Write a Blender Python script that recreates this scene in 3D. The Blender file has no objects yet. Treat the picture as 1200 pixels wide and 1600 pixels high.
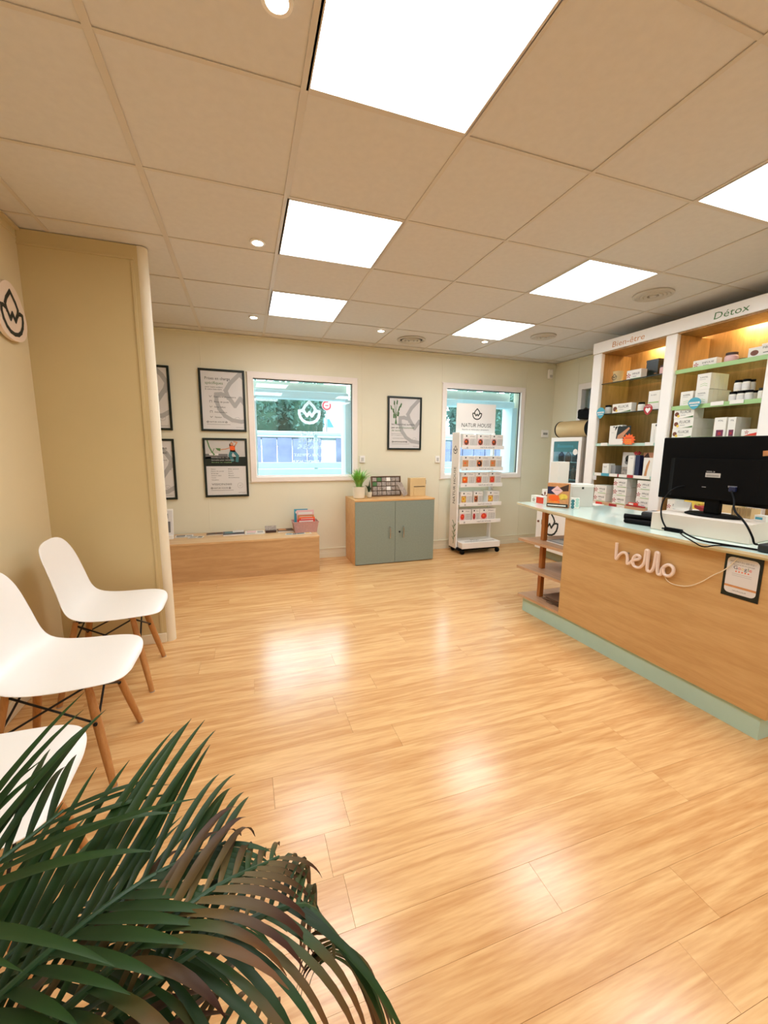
import bpy, bmesh, math, random
from mathutils import Vector, Matrix
random.seed(7)
S = bpy.context.scene
COL = S.collection
# ---------------------------------------------------------------- camera, world, lights, exposure
ROOM_H = 2.446
cam_d = bpy.data.cameras.new('camera'); cam = bpy.data.objects.new('camera', cam_d); COL.objects.link(cam)
cam_d.sensor_fit = 'VERTICAL'; cam_d.sensor_height = 36.0; cam_d.lens = 632.59 / 1600 * 36.0
cam_d.clip_start = 0.02; cam_d.clip_end = 200
YAW, PITCH, ROLL = 0.3290, 0.1552, 0.0088
def camera_axes():
    cy, sy, cp, sp = math.cos(YAW), math.sin(YAW), math.cos(PITCH), math.sin(PITCH)
    f = Vector((sy*cp, cy*cp, -sp)); r = Vector((cy, -sy, 0)); u = r.cross(f)
    c, s = math.cos(ROLL), math.sin(ROLL)
    return f, c*r + s*u, -s*r + c*u
f_, r_, u_ = camera_axes()
cam.matrix_world = Matrix(((r_.x, u_.x, -f_.x, -0.233), (r_.y, u_.y, -f_.y, -1.525), (r_.z, u_.z, -f_.z, 1.295), (0, 0, 0, 1)))
S.camera = cam
W = bpy.data.worlds.new('overcast_sky'); S.world = W; W.use_nodes = True
W.node_tree.nodes['Background'].inputs[0].default_value = (0.76, 0.93, 1.0, 1)
W.node_tree.nodes['Background'].inputs[1].default_value = 6.0
LED_COL, LED = (0.90, 0.95, 1.0, 1), 10.0
SPOT_W = 7.0
S.view_settings.view_transform = 'Standard'; S.view_settings.look = 'None'
S.view_settings.exposure = 0.28; S.view_settings.gamma = 1.0; S.view_settings.use_curve_mapping = False
S.cycles.max_bounces = 10; S.cycles.diffuse_bounces = 6; S.cycles.glossy_bounces = 4
S.cycles.transmission_bounces = 8; S.cycles.transparent_max_bounces = 12
S.cycles.caustics_refractive = False; S.cycles.caustics_reflective = False

# ---------------------------------------------------------------- materials
def lin(c):
    if isinstance(c, str):
        c = [int(c[i:i+2], 16)/255 for i in (0, 2, 4)]
    return tuple((v/12.92 if v <= 0.04045 else ((v+0.055)/1.055)**2.4) for v in c[:3]) + (1,)
MATS = {}
def mat(name, col, rough=0.5, metal=0.0, var=0.04, scale=8.0, bump=0.0, spec=0.5, emit=None, coat=0.0, alpha=None):
    if name in MATS: return MATS[name]
    m = bpy.data.materials.new(name); m.use_nodes = True; MATS[name] = m
    nt = m.node_tree; b = nt.nodes['Principled BSDF']
    c = lin(col)
    if var > 0:
        tc = nt.nodes.new('ShaderNodeTexCoord'); n = nt.nodes.new('ShaderNodeTexNoise'); n.inputs['Scale'].default_value = scale
        n.inputs['Detail'].default_value = 4
        nt.links.new(tc.outputs['Object'], n.inputs['Vector'])
        r = nt.nodes.new('ShaderNodeValToRGB')
        r.color_ramp.elements[0].position = 0.3; r.color_ramp.elements[1].position = 0.7
        r.color_ramp.elements[0].color = tuple(v*(1-var) for v in c[:3]) + (1,)
        r.color_ramp.elements[1].color = tuple(min(1, v*(1+var)) for v in c[:3]) + (1,)
        nt.links.new(n.outputs['Fac'], r.inputs[0]); nt.links.new(r.outputs[0], b.inputs['Base Color'])
        if bump > 0:
            bp = nt.nodes.new('ShaderNodeBump'); bp.inputs['Strength'].default_value = bump; bp.inputs['Distance'].default_value = 0.002
            n2 = nt.nodes.new('ShaderNodeTexNoise'); n2.inputs['Scale'].default_value = scale*12
            nt.links.new(tc.outputs['Object'], n2.inputs['Vector'])
            nt.links.new(n2.outputs['Fac'], bp.inputs['Height']); nt.links.new(bp.outputs[0], b.inputs['Normal'])
    else:
        b.inputs['Base Color'].default_value = c
    b.inputs['Roughness'].default_value = rough; b.inputs['Metallic'].default_value = metal
    b.inputs['Specular IOR Level'].default_value = spec
    if coat: b.inputs['Coat Weight'].default_value = coat
    if emit:
        b.inputs['Emission Color'].default_value = emit[0]; b.inputs['Emission Strength'].default_value = emit[1]
    return m
def wood(name, dark, light, rough=0.45, axis='X', stretch=9.0, scale=2.2, seed=0.0, rings=5.0, bump=0.02, spec=0.5):
    """grain running along one axis, plus a per-object shift of the pattern and its tone"""
    if name in MATS: return MATS[name]
    m = bpy.data.materials.new(name); m.use_nodes = True; MATS[name] = m
    nt = m.node_tree; N = nt.nodes.new; L = nt.links.new; b = nt.nodes['Principled BSDF']
    tc = N('ShaderNodeTexCoord'); oi = N('ShaderNodeObjectInfo')
    mu = N('ShaderNodeVectorMath'); mu.operation = 'MULTIPLY_ADD'
    mu.inputs[1].default_value = (37.0, 17.0, 11.0); cm = N('ShaderNodeCombineXYZ')
    for i in range(3): L(oi.outputs['Random'], cm.inputs[i])
    L(cm.outputs[0], mu.inputs[0]); L(tc.outputs['Object'], mu.inputs[2])
    mp = N('ShaderNodeMapping'); k = {'X': (1, stretch, stretch), 'Y': (stretch, 1, stretch), 'Z': (stretch, stretch, 1)}[axis]
    mp.inputs['Scale'].default_value = k; mp.inputs['Location'].default_value = (seed, seed*2, 0); L(mu.outputs[0], mp.inputs['Vector'])
    n1 = N('ShaderNodeTexNoise'); n1.inputs['Scale'].default_value = scale*0.45; n1.inputs['Detail'].default_value = 2; L(mp.outputs[0], n1.inputs['Vector'])
    mm = N('ShaderNodeMath'); mm.operation = 'MULTIPLY'; mm.inputs[1].default_value = rings*6; L(n1.outputs['Fac'], mm.inputs[0])
    sn = N('ShaderNodeMath'); sn.operation = 'SINE'; L(mm.outputs[0], sn.inputs[0])
    n2 = N('ShaderNodeTexNoise'); n2.inputs['Scale'].default_value = scale*6; n2.inputs['Detail'].default_value = 6; L(mp.outputs[0], n2.inputs['Vector'])
    n3 = N('ShaderNodeTexNoise'); n3.inputs['Scale'].default_value = scale*0.5; n3.inputs['Detail'].default_value = 1; L(mp.outputs[0], n3.inputs['Vector'])
    a1 = N('ShaderNodeMath'); a1.operation = 'MULTIPLY_ADD'; a1.inputs[1].default_value = 0.10; a1.inputs[2].default_value = 0.0; L(sn.outputs[0], a1.inputs[0])
    a2 = N('ShaderNodeMath'); a2.operation = 'MULTIPLY_ADD'; a2.inputs[1].default_value = 0.55; L(n2.outputs['Fac'], a2.inputs[0]); L(a1.outputs[0], a2.inputs[2])
    a3 = N('ShaderNodeMath'); a3.operation = 'MULTIPLY_ADD'; a3.inputs[1].default_value = 0.30; L(n3.outputs['Fac'], a3.inputs[0]); L(a2.outputs[0], a3.inputs[2])
    a4 = N('ShaderNodeMath'); a4.operation = 'MULTIPLY_ADD'; a4.inputs[1].default_value = 0.05; L(oi.outputs['Random'], a4.inputs[0]); L(a3.outputs[0], a4.inputs[2])
    r = N('ShaderNodeValToRGB'); r.color_ramp.elements[0].position = 0.22; r.color_ramp.elements[1].position = 0.68
    r.color_ramp.elements[0].color = lin(dark); r.color_ramp.elements[1].color = lin(light)
    L(a4.outputs[0], r.inputs[0]); L(r.outputs[0], b.inputs['Base Color'])
    b.inputs['Roughness'].default_value = rough; b.inputs['Specular IOR Level'].default_value = spec
    if bump:
        bp = N('ShaderNodeBump'); bp.inputs['Strength'].default_value = bump; bp.inputs['Distance'].default_value = 0.002
        L(n2.outputs['Fac'], bp.inputs['Height']); L(bp.outputs[0], b.inputs['Normal'])
    return m
M = {}
M['wall'] = mat('wall_cream', 'e4dfc8', 0.6, var=0.02, scale=2, bump=0.03)
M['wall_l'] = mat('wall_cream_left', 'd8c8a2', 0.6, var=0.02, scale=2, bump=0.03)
M['part'] = mat('partition_cream_shaded', 'c9b688', 0.55, var=0.03, scale=2, bump=0.03)  # cream darkened: shade of the face the near panel misses is in the colour
M['trimw'] = mat('trim_cream', 'e6dcc4', 0.4, var=0.01)
M['tile'] = mat('ceiling_tile_beige', 'd9d6d3', 0.8, var=0.025, scale=30, bump=0.06)
M['tee'] = mat('ceiling_tee_beige', 'd3cbc0', 0.45, var=0.01)
M['dark'] = mat('dark_void', '2a241f', 0.9, var=0)
M['floor'] = wood('floor_laminate', 'c69058', 'e7bc84', 0.21, 'X', 13.0, 1.6, rings=5, bump=0.006, spec=0.6)
M['under'] = mat('floor_joint_brown', 'b9854c', 0.6, var=0)
M['beech'] = wood('beech_front', 'bf965f', 'd0aa74', 0.38, 'Y', 9.0, 2.0)
M['beechx'] = wood('beech_bench', 'bd9566', 'd0aa7c', 0.42, 'X', 9.0, 2.0)
M['beecht'] = wood('beech_top', 'c9a273', 'e0bd8e', 0.35, 'X', 9.0, 2.0)
M['orange_wood'] = wood('cabinet_wood', 'cf9e62', 'e2b47c', 0.4, 'X', 9.0, 2.0)
M['shelfwood'] = wood('shelving_wood', '94703f', 'b58c55', 0.45, 'Z', 10.0, 2.5)
M['postwood'] = wood('post_wood', '9a5a24', 'b87436', 0.4, 'Z', 10.0, 3.0)
M['legwood'] = wood('leg_wood', 'a8713c', 'c08a52', 0.45, 'Z', 10.0, 4.0)
M['pinkwood'] = wood('shelf_board_wood', 'b08a68', 'cda683', 0.35, 'Y', 9.0, 2.0)
M['white'] = mat('white_plastic', 'f2efeb', 0.32, var=0.005)
M['whitem'] = mat('white_matte', 'ece8e2', 0.55, var=0.01)
M['frame'] = mat('window_frame_white', 'f2e9e2', 0.35, var=0.01)
M['mint'] = mat('mint_glass_top', 'd8eee5', 0.12, var=0.02, scale=3, coat=0.4)
M['mintk'] = mat('mint_kick', 'b0d0c4', 0.35, var=0.02)
M['beige'] = mat('beige_edge', 'd8cfae', 0.4, var=0.02)
M['riser'] = mat('riser_offwhite', 'ddd3c6', 0.5, var=0.01)
M['black'] = mat('black_plastic', '050506', 0.6, var=0, spec=0.12)
M['blackm'] = mat('black_matte', '131314', 0.6, var=0)
M['grey'] = mat('grey_plastic', '8f8f8f', 0.5, var=0.02)
M['lgrey'] = mat('light_grey', 'c4c2be', 0.5, var=0.02)
M['door'] = mat('cabinet_door_sage', '889489', 0.5, var=0.05, scale=60)
M['chrome'] = mat('brushed_steel', 'd0d0d0', 0.25, 1.0, var=0)
M['greenb'] = mat('frame_dark_green', '0c1a16', 0.3, var=0)
M['sheet'] = mat('poster_sheet', 'dcdad9', 0.35, var=0.01)
M['ink'] = mat('ink_black', '15201c', 0.5, var=0)
M['inkg'] = mat('ink_grey', '6c6c6c', 0.5, var=0)
M['lotus'] = mat('ink_pale_grey', 'aeaeae', 0.5, var=0)
M['inkgreen'] = mat('ink_green', '4d7a45', 0.5, var=0)
M['red'] = mat('print_red', 'd9392b', 0.4, var=0)
M['dred'] = mat('print_dark_red', 'a9272c', 0.4, var=0)
M['orange'] = mat('print_orange', 'f0601c', 0.4, var=0.03)
M['blue'] = mat('print_blue', '4a9fb5', 0.35, var=0)
M['navy'] = mat('print_navy', '1a2346', 0.4, var=0)
M['purple'] = mat('print_plum', '6b2748', 0.4, var=0)
M['pink'] = mat('print_pink', 'e7bfc0', 0.4, var=0)
M['brown'] = mat('print_brown', '74402a', 0.5, var=0.2, scale=60)
M['tan'] = mat('print_tan', 'c98d5a', 0.5, var=0.1, scale=60)
M['yellow'] = mat('print_yellow', 'e3c34e', 0.5, var=0.1, scale=60)
M['lgreen'] = mat('shelf_edge_green', '9fc487', 0.3, var=0.03)
M['teal'] = mat('print_teal', '35737a', 0.4, var=0)
M['skin'] = mat('print_skin', 'c78d69', 0.5, var=0)
M['hair'] = mat('print_dark_brown', '3a2219', 0.5, var=0)
M['darkgreen'] = mat('box_dark_green', '10201c', 0.3, var=0)
M['carton'] = mat('carton_white', 'e9e6de', 0.5, var=0.01)
M['cartong'] = mat('carton_grey', 'c9c6bd', 0.5, var=0.01)
M['kraft'] = mat('kraft_brown', '7a5c44', 0.7, var=0.05)
M['gold'] = mat('brushed_gold', 'cdb07e', 0.45, 0.3, var=0.03)
M['pot'] = mat('pot_cream', 'e8dfca', 0.5, var=0.02)
M['soil'] = mat('soil', '3b2a1c', 0.9, var=0.2, scale=50)
M['leafl'] = mat('leaf_bright', '86bd55', 0.45, var=0.25, scale=25)
M['wicker'] = mat('basket_pink', 'c99a92', 0.7, var=0.15, scale=120, bump=0.4)
M['maple'] = mat('maple_box', 'd9bd8b', 0.5, var=0.04)
M['stone'] = mat('pebble_print', 'a0948a', 0.6, var=0.35, scale=60)
M['neon'] = mat('neon_tube_off', 'ecd9cf', 0.25, var=0, coat=0.3)
M['signpink'] = mat('sign_board', 'e9d5c2', 0.4, var=0)
M['led_warm'] = mat('led_warm', 'ffe0a0', 0.5, var=0, emit=((1.0, 0.82, 0.48, 1), 75.0))
M['led'] = mat('led_panel', 'ffffff', 0.5, var=0, emit=(LED_COL, LED))
M['spot'] = mat('spot_lens', 'ffffff', 0.5, var=0, emit=((1.0, 0.93, 0.82, 1), 40.0))
M['sage'] = mat('plinth_sage', '9aa18a', 0.5, var=0.02)
M['ventw'] = mat('vent_grey', 'c4beb4', 0.5, var=0.02)
# outdoors
M['hedge'] = mat('hedge_leaf', '54766a', 0.6, var=0.75, scale=14)
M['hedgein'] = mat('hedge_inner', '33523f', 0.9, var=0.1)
M['gwall'] = mat('retaining_wall', '6c708a', 0.8, var=0.2, scale=3)
M['ground'] = mat('outdoor_concrete', '8c999c', 0.8, var=0.06, scale=2)
M['rail'] = mat('outdoor_white_paint', 'a9babd', 0.5, var=0.03)
M['shut'] = mat('shutter_grey', 'c4ccca', 0.5, var=0.02)
def glass(name, tint=(0.94, 0.985, 1.0), refl=0.10):
    m = bpy.data.materials.new(name); m.use_nodes = True; nt = m.node_tree; nt.nodes.clear()
    o = nt.nodes.new('ShaderNodeOutputMaterial'); t = nt.nodes.new('ShaderNodeBsdfTransparent'); t.inputs[0].default_value = (*tint, 1)
    g = nt.nodes.new('ShaderNodeBsdfGlossy'); g.inputs['Roughness'].default_value = 0.02
    mx = nt.nodes.new('ShaderNodeMixShader'); fr = nt.nodes.new('ShaderNodeFresnel'); fr.inputs[0].default_value = 1.5
    ge = nt.nodes.new('ShaderNodeNewGeometry'); im = nt.nodes.new('ShaderNodeMath'); im.operation = 'MULTIPLY_ADD'; im.inputs[1].default_value = 1/1.5-1.5; im.inputs[2].default_value = 1.5
    nt.links.new(ge.outputs['Backfacing'], im.inputs[0]); nt.links.new(im.outputs[0], fr.inputs[0])
    nt.links.new(fr.outputs[0], mx.inputs[0]); nt.links.new(t.outputs[0], mx.inputs[1]); nt.links.new(g.outputs[0], mx.inputs[2]); nt.links.new(mx.outputs[0], o.inputs[0])
    return m
M['glass'] = glass('window_glass'); M['sglass'] = glass('shelf_glass', (0.80, 0.92, 0.86)); M['dglass'] = glass('fridge_glass', (0.7, 0.9, 0.95))
def backlit(m, col, k):
    nt = m.node_tree; b = nt.nodes['Principled BSDF']; o = nt.nodes['Material Output']; t = nt.nodes.new('ShaderNodeBsdfTranslucent'); t.inputs[0].default_value = lin(col)
    mx = nt.nodes.new('ShaderNodeMixShader'); mx.inputs[0].default_value = k; nt.links.new(b.outputs[0], mx.inputs[1]); nt.links.new(t.outputs[0], mx.inputs[2]); nt.links.new(mx.outputs[0], o.inputs['Surface'])
M['curtain'] = mat('blind_blue_grey', 'a8bcc4', 0.7, var=0.02)
M['vinyl'] = mat('white_vinyl', 'f4f8f8', 0.5, var=0); backlit(M['vinyl'], 'eef8fa', 0.5)
M['rail2'] = mat('shutter_white_plastic', 'e4eeee', 0.5, var=0.01); backlit(M['rail2'], 'd8f0f4', 0.35); backlit(M['shut'], 'b0b8b6', 0.12); backlit(M['hedge'], '86a898', 0.25)
def leaf_mat(name, base, tip, p0, p1):
    m = bpy.data.materials.new(name); m.use_nodes = True; nt = m.node_tree; b = nt.nodes['Principled BSDF']
    uv = nt.nodes.new('ShaderNodeTexCoord'); sx = nt.nodes.new('ShaderNodeSeparateXYZ'); nt.links.new(uv.outputs['UV'], sx.inputs[0])
    n = nt.nodes.new('ShaderNodeTexNoise'); n.inputs['Scale'].default_value = 18; nt.links.new(uv.outputs['Object'], n.inputs['Vector'])
    ad = nt.nodes.new('ShaderNodeMath'); ad.operation = 'MULTIPLY_ADD'; ad.inputs[1].default_value = 0.5; nt.links.new(n.outputs['Fac'], ad.inputs[0]); nt.links.new(sx.outputs[0], ad.inputs[2])
    r = nt.nodes.new('ShaderNodeValToRGB'); r.color_ramp.elements[0].position = p0; r.color_ramp.elements[1].position = p1
    r.color_ramp.elements[0].color = lin(base); r.color_ramp.elements[1].color = lin(tip)
    nt.links.new(ad.outputs[0], r.inputs[0]); nt.links.new(r.outputs[0], b.inputs['Base Color'])
    b.inputs['Roughness'].default_value = 0.5; b.inputs['Specular IOR Level'].default_value = 0.3
    return m
M['palm'] = leaf_mat('palm_green', '14290d', '213d15', 0.3, 1.2)
M['palm2'] = leaf_mat('palm_olive', '2b4420', '63401f', 0.45, 1.0)
M['palm3'] = leaf_mat('palm_brown', '5e4f2a', '3a1d10', 0.3, 1.1)
M['stem'] = mat('palm_stem', '1f4022', 0.5, var=0.1)

# ---------------------------------------------------------------- mesh helpers
_txt = {}
def text_mesh(s):
    if s in _txt: return _txt[s]
    c = bpy.data.curves.new('t', 'FONT'); c.body = s; c.size = 1.0; c.resolution_u = 2; c.fill_mode = 'FRONT'
    o = bpy.data.objects.new('t', c); me = o.to_mesh()
    vs = [v.co.copy() for v in me.vertices]; fs = [tuple(p.vertices) for p in me.polygons]
    o.to_mesh_clear(); bpy.data.objects.remove(o); bpy.data.curves.remove(c)
    w = max([v.x for v in vs] or [1]); _txt[s] = (vs, fs, w)
    return _txt[s]
class MB:
    def __init__(s): s.bm = bmesh.new(); s.mats = []; s.uv = s.bm.loops.layers.uv.new('UVMap')
    def mi(s, m):
        if isinstance(m, str): m = M[m]
        if m not in s.mats: s.mats.append(m)
        return s.mats.index(m)
    def poly(s, pts, m):
        f = s.bm.faces.new([s.bm.verts.new(p) for p in pts]); f.material_index = s.mi(m); return f
    def box(s, x0, x1, y0, y1, z0, z1, m, b=0.0, rot=None):
        k = s.mi(m)
        r = bmesh.ops.create_cube(s.bm, size=1.0); vs = r['verts']
        for v in vs: v.co = Vector(((x0+x1)/2 + v.co.x*(x1-x0), (y0+y1)/2 + v.co.y*(y1-y0), (z0+z1)/2 + v.co.z*(z1-z0)))
        fs = set(f for v in vs for f in v.link_faces)
        for f in fs: f.material_index = k
        if b > 0:
            es = list(set(e for v in vs for e in v.link_edges))
            q = bmesh.ops.bevel(s.bm, geom=es, offset=min(b, 0.45*min(x1-x0, y1-y0, z1-z0)), segments=2, affect='EDGES', profile=0.5, material=k)
            vs = list(set(q['verts']) | set(v for v in vs if v.is_valid))
        if rot:
            c, axis, a = rot; bmesh.ops.rotate(s.bm, verts=vs, cent=c, matrix=Matrix.Rotation(a, 3, axis))
        return vs
    def prism(s, pts, z0, z1, m, side=None):
        """pts: 2D outline counter-clockwise, extruded along z"""
        k = s.mi(m); ks = s.mi(side) if side else k
        lo = [s.bm.verts.new((x, y, z0)) for x, y in pts]; hi = [s.bm.verts.new((x, y, z1)) for x, y in pts]
        s.bm.faces.new(lo[::-1]).material_index = k; s.bm.faces.new(hi).material_index = k
        for i in range(len(pts)):
            j = (i+1) % len(pts); s.bm.faces.new((lo[i], lo[j], hi[j], hi[i])).material_index = ks
        return lo + hi
    def tube(s, pts, r, m, n=8, cap=True):
        k = s.mi(m); pts = [Vector(p) for p in pts]; rs = r if isinstance(r, (list, tuple)) else [r]*len(pts)
        rings = []; up = None
        for i, p in enumerate(pts):
            t = (pts[min(i+1, len(pts)-1)] - pts[max(i-1, 0)]).normalized()
            if up is None:
                up = Vector((0, 0, 1)) if abs(t.z) < 0.9 else Vector((1, 0, 0))
            a = t.cross(up)
            if a.length < 1e-4: a = t.cross(Vector((0.3, 0.8, 0.2)))
            a.normalize(); up = a.cross(t).normalized()
            rings.append([s.bm.verts.new(p + rs[i]*(math.cos(2*math.pi*j/n)*a + math.sin(2*math.pi*j/n)*up)) for j in range(n)])
        for i in range(len(rings)-1):
            for j in range(n):
                f = s.bm.faces.new((rings[i][j], rings[i][(j+1) % n], rings[i+1][(j+1) % n], rings[i+1][j])); f.material_index = k; f.smooth = True
        if cap:
            s.bm.faces.new(rings[0][::-1]).material_index = k; s.bm.faces.new(rings[-1]).material_index = k
    def lathe(s, prof, m, c=(0, 0, 0), n=24, ax='Z', sx=1.0):
        """prof: (radius, height) pairs; m may be a list per segment"""
        rings = []; C0 = Vector(c)
        def P(r, h, a):
            x, y = r*math.cos(a), r*math.sin(a)*sx
            return C0 + (Vector((x, y, h)) if ax == 'Z' else Vector((h, x, y)) if ax == 'X' else Vector((y, h, x)))
        for r, h in prof: rings.append([s.bm.verts.new(P(max(r, 1e-4), h, 2*math.pi*j/n)) for j in range(n)])
        for i in range(len(rings)-1):
            k = s.mi(m[i] if isinstance(m, list) else m)
            for j in range(n):
                f = s.bm.faces.new((rings[i][j], rings[i][(j+1) % n], rings[i+1][(j+1) % n], rings[i+1][j])); f.material_index = k; f.smooth = True
    def build(s, name, parent=None, loc=None, rotz=0.0, sharp=35, recalc=True, smooth=False):
        if recalc: bmesh.ops.recalc_face_normals(s.bm, faces=s.bm.faces[:])
        if smooth:
            for f in s.bm.faces: f.smooth = True
        for ed in s.bm.edges:
            if len(ed.link_faces) == 2 and ed.calc_face_angle(0) > math.radians(sharp): ed.smooth = False
        me = bpy.data.meshes.new(name); s.bm.to_mesh(me); s.bm.free()
        for m in s.mats: me.materials.append(m)
        o = bpy.data.objects.new(name, me); COL.objects.link(o)
        if parent: o.parent = parent
        if loc: o.location = loc
        o.rotation_euler.z = rotz
        return o
class Art:
    """flat print on a plane: origin is the lower left corner, u to the right, v up, both in metres"""
    def __init__(s, mb, o, u, v, lift=0.0008, clip=None):
        s.mb, s.o, s.u, s.v = mb, Vector(o), Vector(u), Vector(v); s.n = s.u.cross(s.v).normalized(); s.l = lift; s.clip = clip
    def P(s, x, y): return s.o + x*s.u + y*s.v + s.l*s.n
    def poly(s, pts, m):
        if s.clip:
            x0, x1, y0, y1 = s.clip
            for k, (a, side) in enumerate(((x0, 1), (x1, -1), (y0, 1), (y1, -1))):
                i = k // 2; out = []
                for q in range(len(pts)):
                    A, B = pts[q-1], pts[q]; da, db = (A[i]-a)*side, (B[i]-a)*side
                    if (da >= 0) != (db >= 0):
                        t = da/(da-db); out.append((A[0]+t*(B[0]-A[0]), A[1]+t*(B[1]-A[1])))
                    if db >= 0: out.append(B)
                pts = out
                if len(pts) < 3: return
        s.mb.poly([s.P(*p) for p in pts], m)
    def rect(s, x0, x1, y0, y1, m): s.poly([(x0, y0), (x1, y0), (x1, y1), (x0, y1)], m)
    def disc(s, x, y, r, m, n=20, ry=None): s.poly([(x+r*math.cos(2*math.pi*i/n), y+(ry or r)*math.sin(2*math.pi*i/n)) for i in range(n)], m)
    def stroke(s, pts, w, m):
        L0 = s.l
        for i in range(len(pts)-1):
            (x0, y0), (x1, y1) = pts[i], pts[i+1]; d = math.hypot(x1-x0, y1-y0) or 1e-6
            ex, ey = (x1-x0)/d*w*0.35, (y1-y0)/d*w*0.35; nx, ny = -(y1-y0)/d*w/2, (x1-x0)/d*w/2
            s.l = L0 + 0.00004*(i % 3)
            s.poly([(x0-ex+nx, y0-ey+ny), (x0-ex-nx, y0-ey-ny), (x1+ex-nx, y1+ey-ny), (x1+ex+nx, y1+ey+ny)], m)
        s.l = L0
    def text(s, t, x, y, h, m, w=None, slant=0.0):
        vs, fs, tw = text_mesh(t); kx = (w/tw) if w else h*1.35; ky = h*1.35
        k = s.mb.mi(m); nv = [s.mb.bm.verts.new(s.P(x+v.x*kx+slant*v.y*ky, y+v.y*ky)) for v in vs]
        for f in fs:
            try: s.mb.bm.faces.new([nv[i] for i in f]).material_index = k
            except ValueError: pass
    def lotus(s, cx, cy, r, m, w=0.16):
        """outline of a bud over a cupped bowl"""
        bud = [(-0.50, 0.0), (-0.60, 0.32), (-0.42, 0.62), (0, 1.05), (0.42, 0.62), (0.60, 0.32), (0.50, 0.0)]
        zz = [(-0.50, 0.05), (-0.24, -0.34), (0, 0.0), (0.24, -0.34), (0.50, 0.05)]
        bowl = [(-0.58, 0.10), (-0.80, 0.16), (-1.0, 0.14), (-1.0, -0.15), (-0.9, -0.48), (-0.68, -0.78), (-0.38, -0.96), (0, -1.02),
                (0.38, -0.96), (0.68, -0.78), (0.9, -0.48), (1.0, -0.15), (1.0, 0.14), (0.80, 0.16), (0.58, 0.10)]
        L1 = s.l
        for q, st in enumerate((bud, zz, bowl)): s.l = L1+0.00014*q; s.stroke([(cx+a*r, cy+b*r) for a, b in st], w*r, m)
        s.l = L1
def back_art(mb, x, y, z, **k): return Art(mb, (x, y, z), (1, 0, 0), (0, 0, 1), **k)          # faces -Y
def right_art(mb, x, y, z, **k): return Art(mb, (x, y, z), (0, -1, 0), (0, 0, 1), **k)        # faces -X
def tag(o, label=None, cat=None, group=None, kind=None):
    if label: o['label'] = label
    if cat: o['category'] = cat
    if group: o['group'] = group
    if kind: o['kind'] = kind
    return o
def empty(name, loc, label, cat, group=None, rotz=0.0):
    o = bpy.data.objects.new(name, None); COL.objects.link(o); o.location = loc; o.rotation_euler.z = rotz; o.empty_display_size = 0.05
    return tag(o, label, cat, group)
def structure(o): o['kind'] = 'structure'; return o
def children(o): return [c for c in bpy.data.objects if c.parent == o]
def copy_tree(o, parent=None):
    c = o.copy(); COL.objects.link(c); c.parent = parent
    for ch in children(o): copy_tree(ch, c)
    return c

# ---------------------------------------------------------------- room shell
XL, XR, YB, YF = -1.35, 3.82, 3.16, -3.4
b = MB(); b.box(XL-0.1, XR+0.1, YF-0.1, YB+0.1, -0.12, -0.009, 'under'); floor = structure(b.build('floor'))
row_h, plank_l = 0.15, 1.29
def plank_mesh(l):
    b = MB(); b.box(0, l-0.0006, 0, row_h-0.0006, -0.009, 0.0, 'floor', 0.0003)
    o = b.build('plank', floor); me = o.data; bpy.data.objects.remove(o); return me
full = plank_mesh(plank_l); cuts = {}
k0 = round((YF + 0.635)/row_h) - 1
r = k0
while -0.635 + r*row_h < YB:
    y = -0.635 + r*row_h
    off = {-1: 0.567, -2: 0.98, 0: 0.0}.get(r, random.uniform(0, plank_l))
    x = off - math.ceil((off - XL)/plank_l)*plank_l
    while x < XR:
        a, c = max(x, XL-0.01), min(x+plank_l, XR)
        L = round(c-a, 3)
        if L > 0.04:
            me = full if abs(L-plank_l) < 0.002 else cuts.setdefault(L, None) or plank_mesh(L)
            cuts[L] = me
            o = bpy.data.objects.new('plank', me); COL.objects.link(o); o.parent = floor; o.location = (a, y, 0)
        x += plank_l
    r += 1
def wall_with_holes(name, a0, a1, holes, t, m, plane):
    """plane: function (a, z, depth) -> xyz; holes are (a0, a1, z0, z1)"""
    b = MB(); xs = sorted(set([a0, a1] + [h[0] for h in holes] + [h[1] for h in holes]))
    for i in range(len(xs)-1):
        p, q = xs[i], xs[i+1]; hs = [h for h in holes if h[0] <= p+1e-6 and h[1] >= q-1e-6]
        spans = [(0, 2.75)] if not hs else [(0, hs[0][2]), (hs[0][3], 2.75)]
        for z0, z1 in spans:
            A, B = plane(p, z0, 0), plane(q, z1, t)
            b.box(min(A[0], B[0]), max(A[0], B[0]), min(A[1], B[1]), max(A[1], B[1]), z0, z1, m)
    bmesh.ops.remove_doubles(b.bm, verts=b.bm.verts[:], dist=1e-5)
    return structure(b.build(name))
W1, W2 = (-0.13, 0.975, 0.965, 2.035), (2.165, 3.285, 0.965, 2.055)
wall_back = wall_with_holes('wall_back', XL-0.12, XR+0.12, [W1, W2], 0.16, 'wall', lambda a, z, d: (a, YB+d, z))
W3 = (1.95, 2.66, 0.95, 2.06)
wall_right = wall_with_holes('wall_right', YF, YB, [W3], 0.14, 'wall', lambda a, z, d: (XR+d, a, z))
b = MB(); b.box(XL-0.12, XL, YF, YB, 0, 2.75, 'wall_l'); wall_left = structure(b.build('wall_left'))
b = MB(); b.box(XL-0.12, XR+0.14, YF-0.14, YF, 0, 2.75, 'wall'); structure(b.build('wall_front'))
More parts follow.
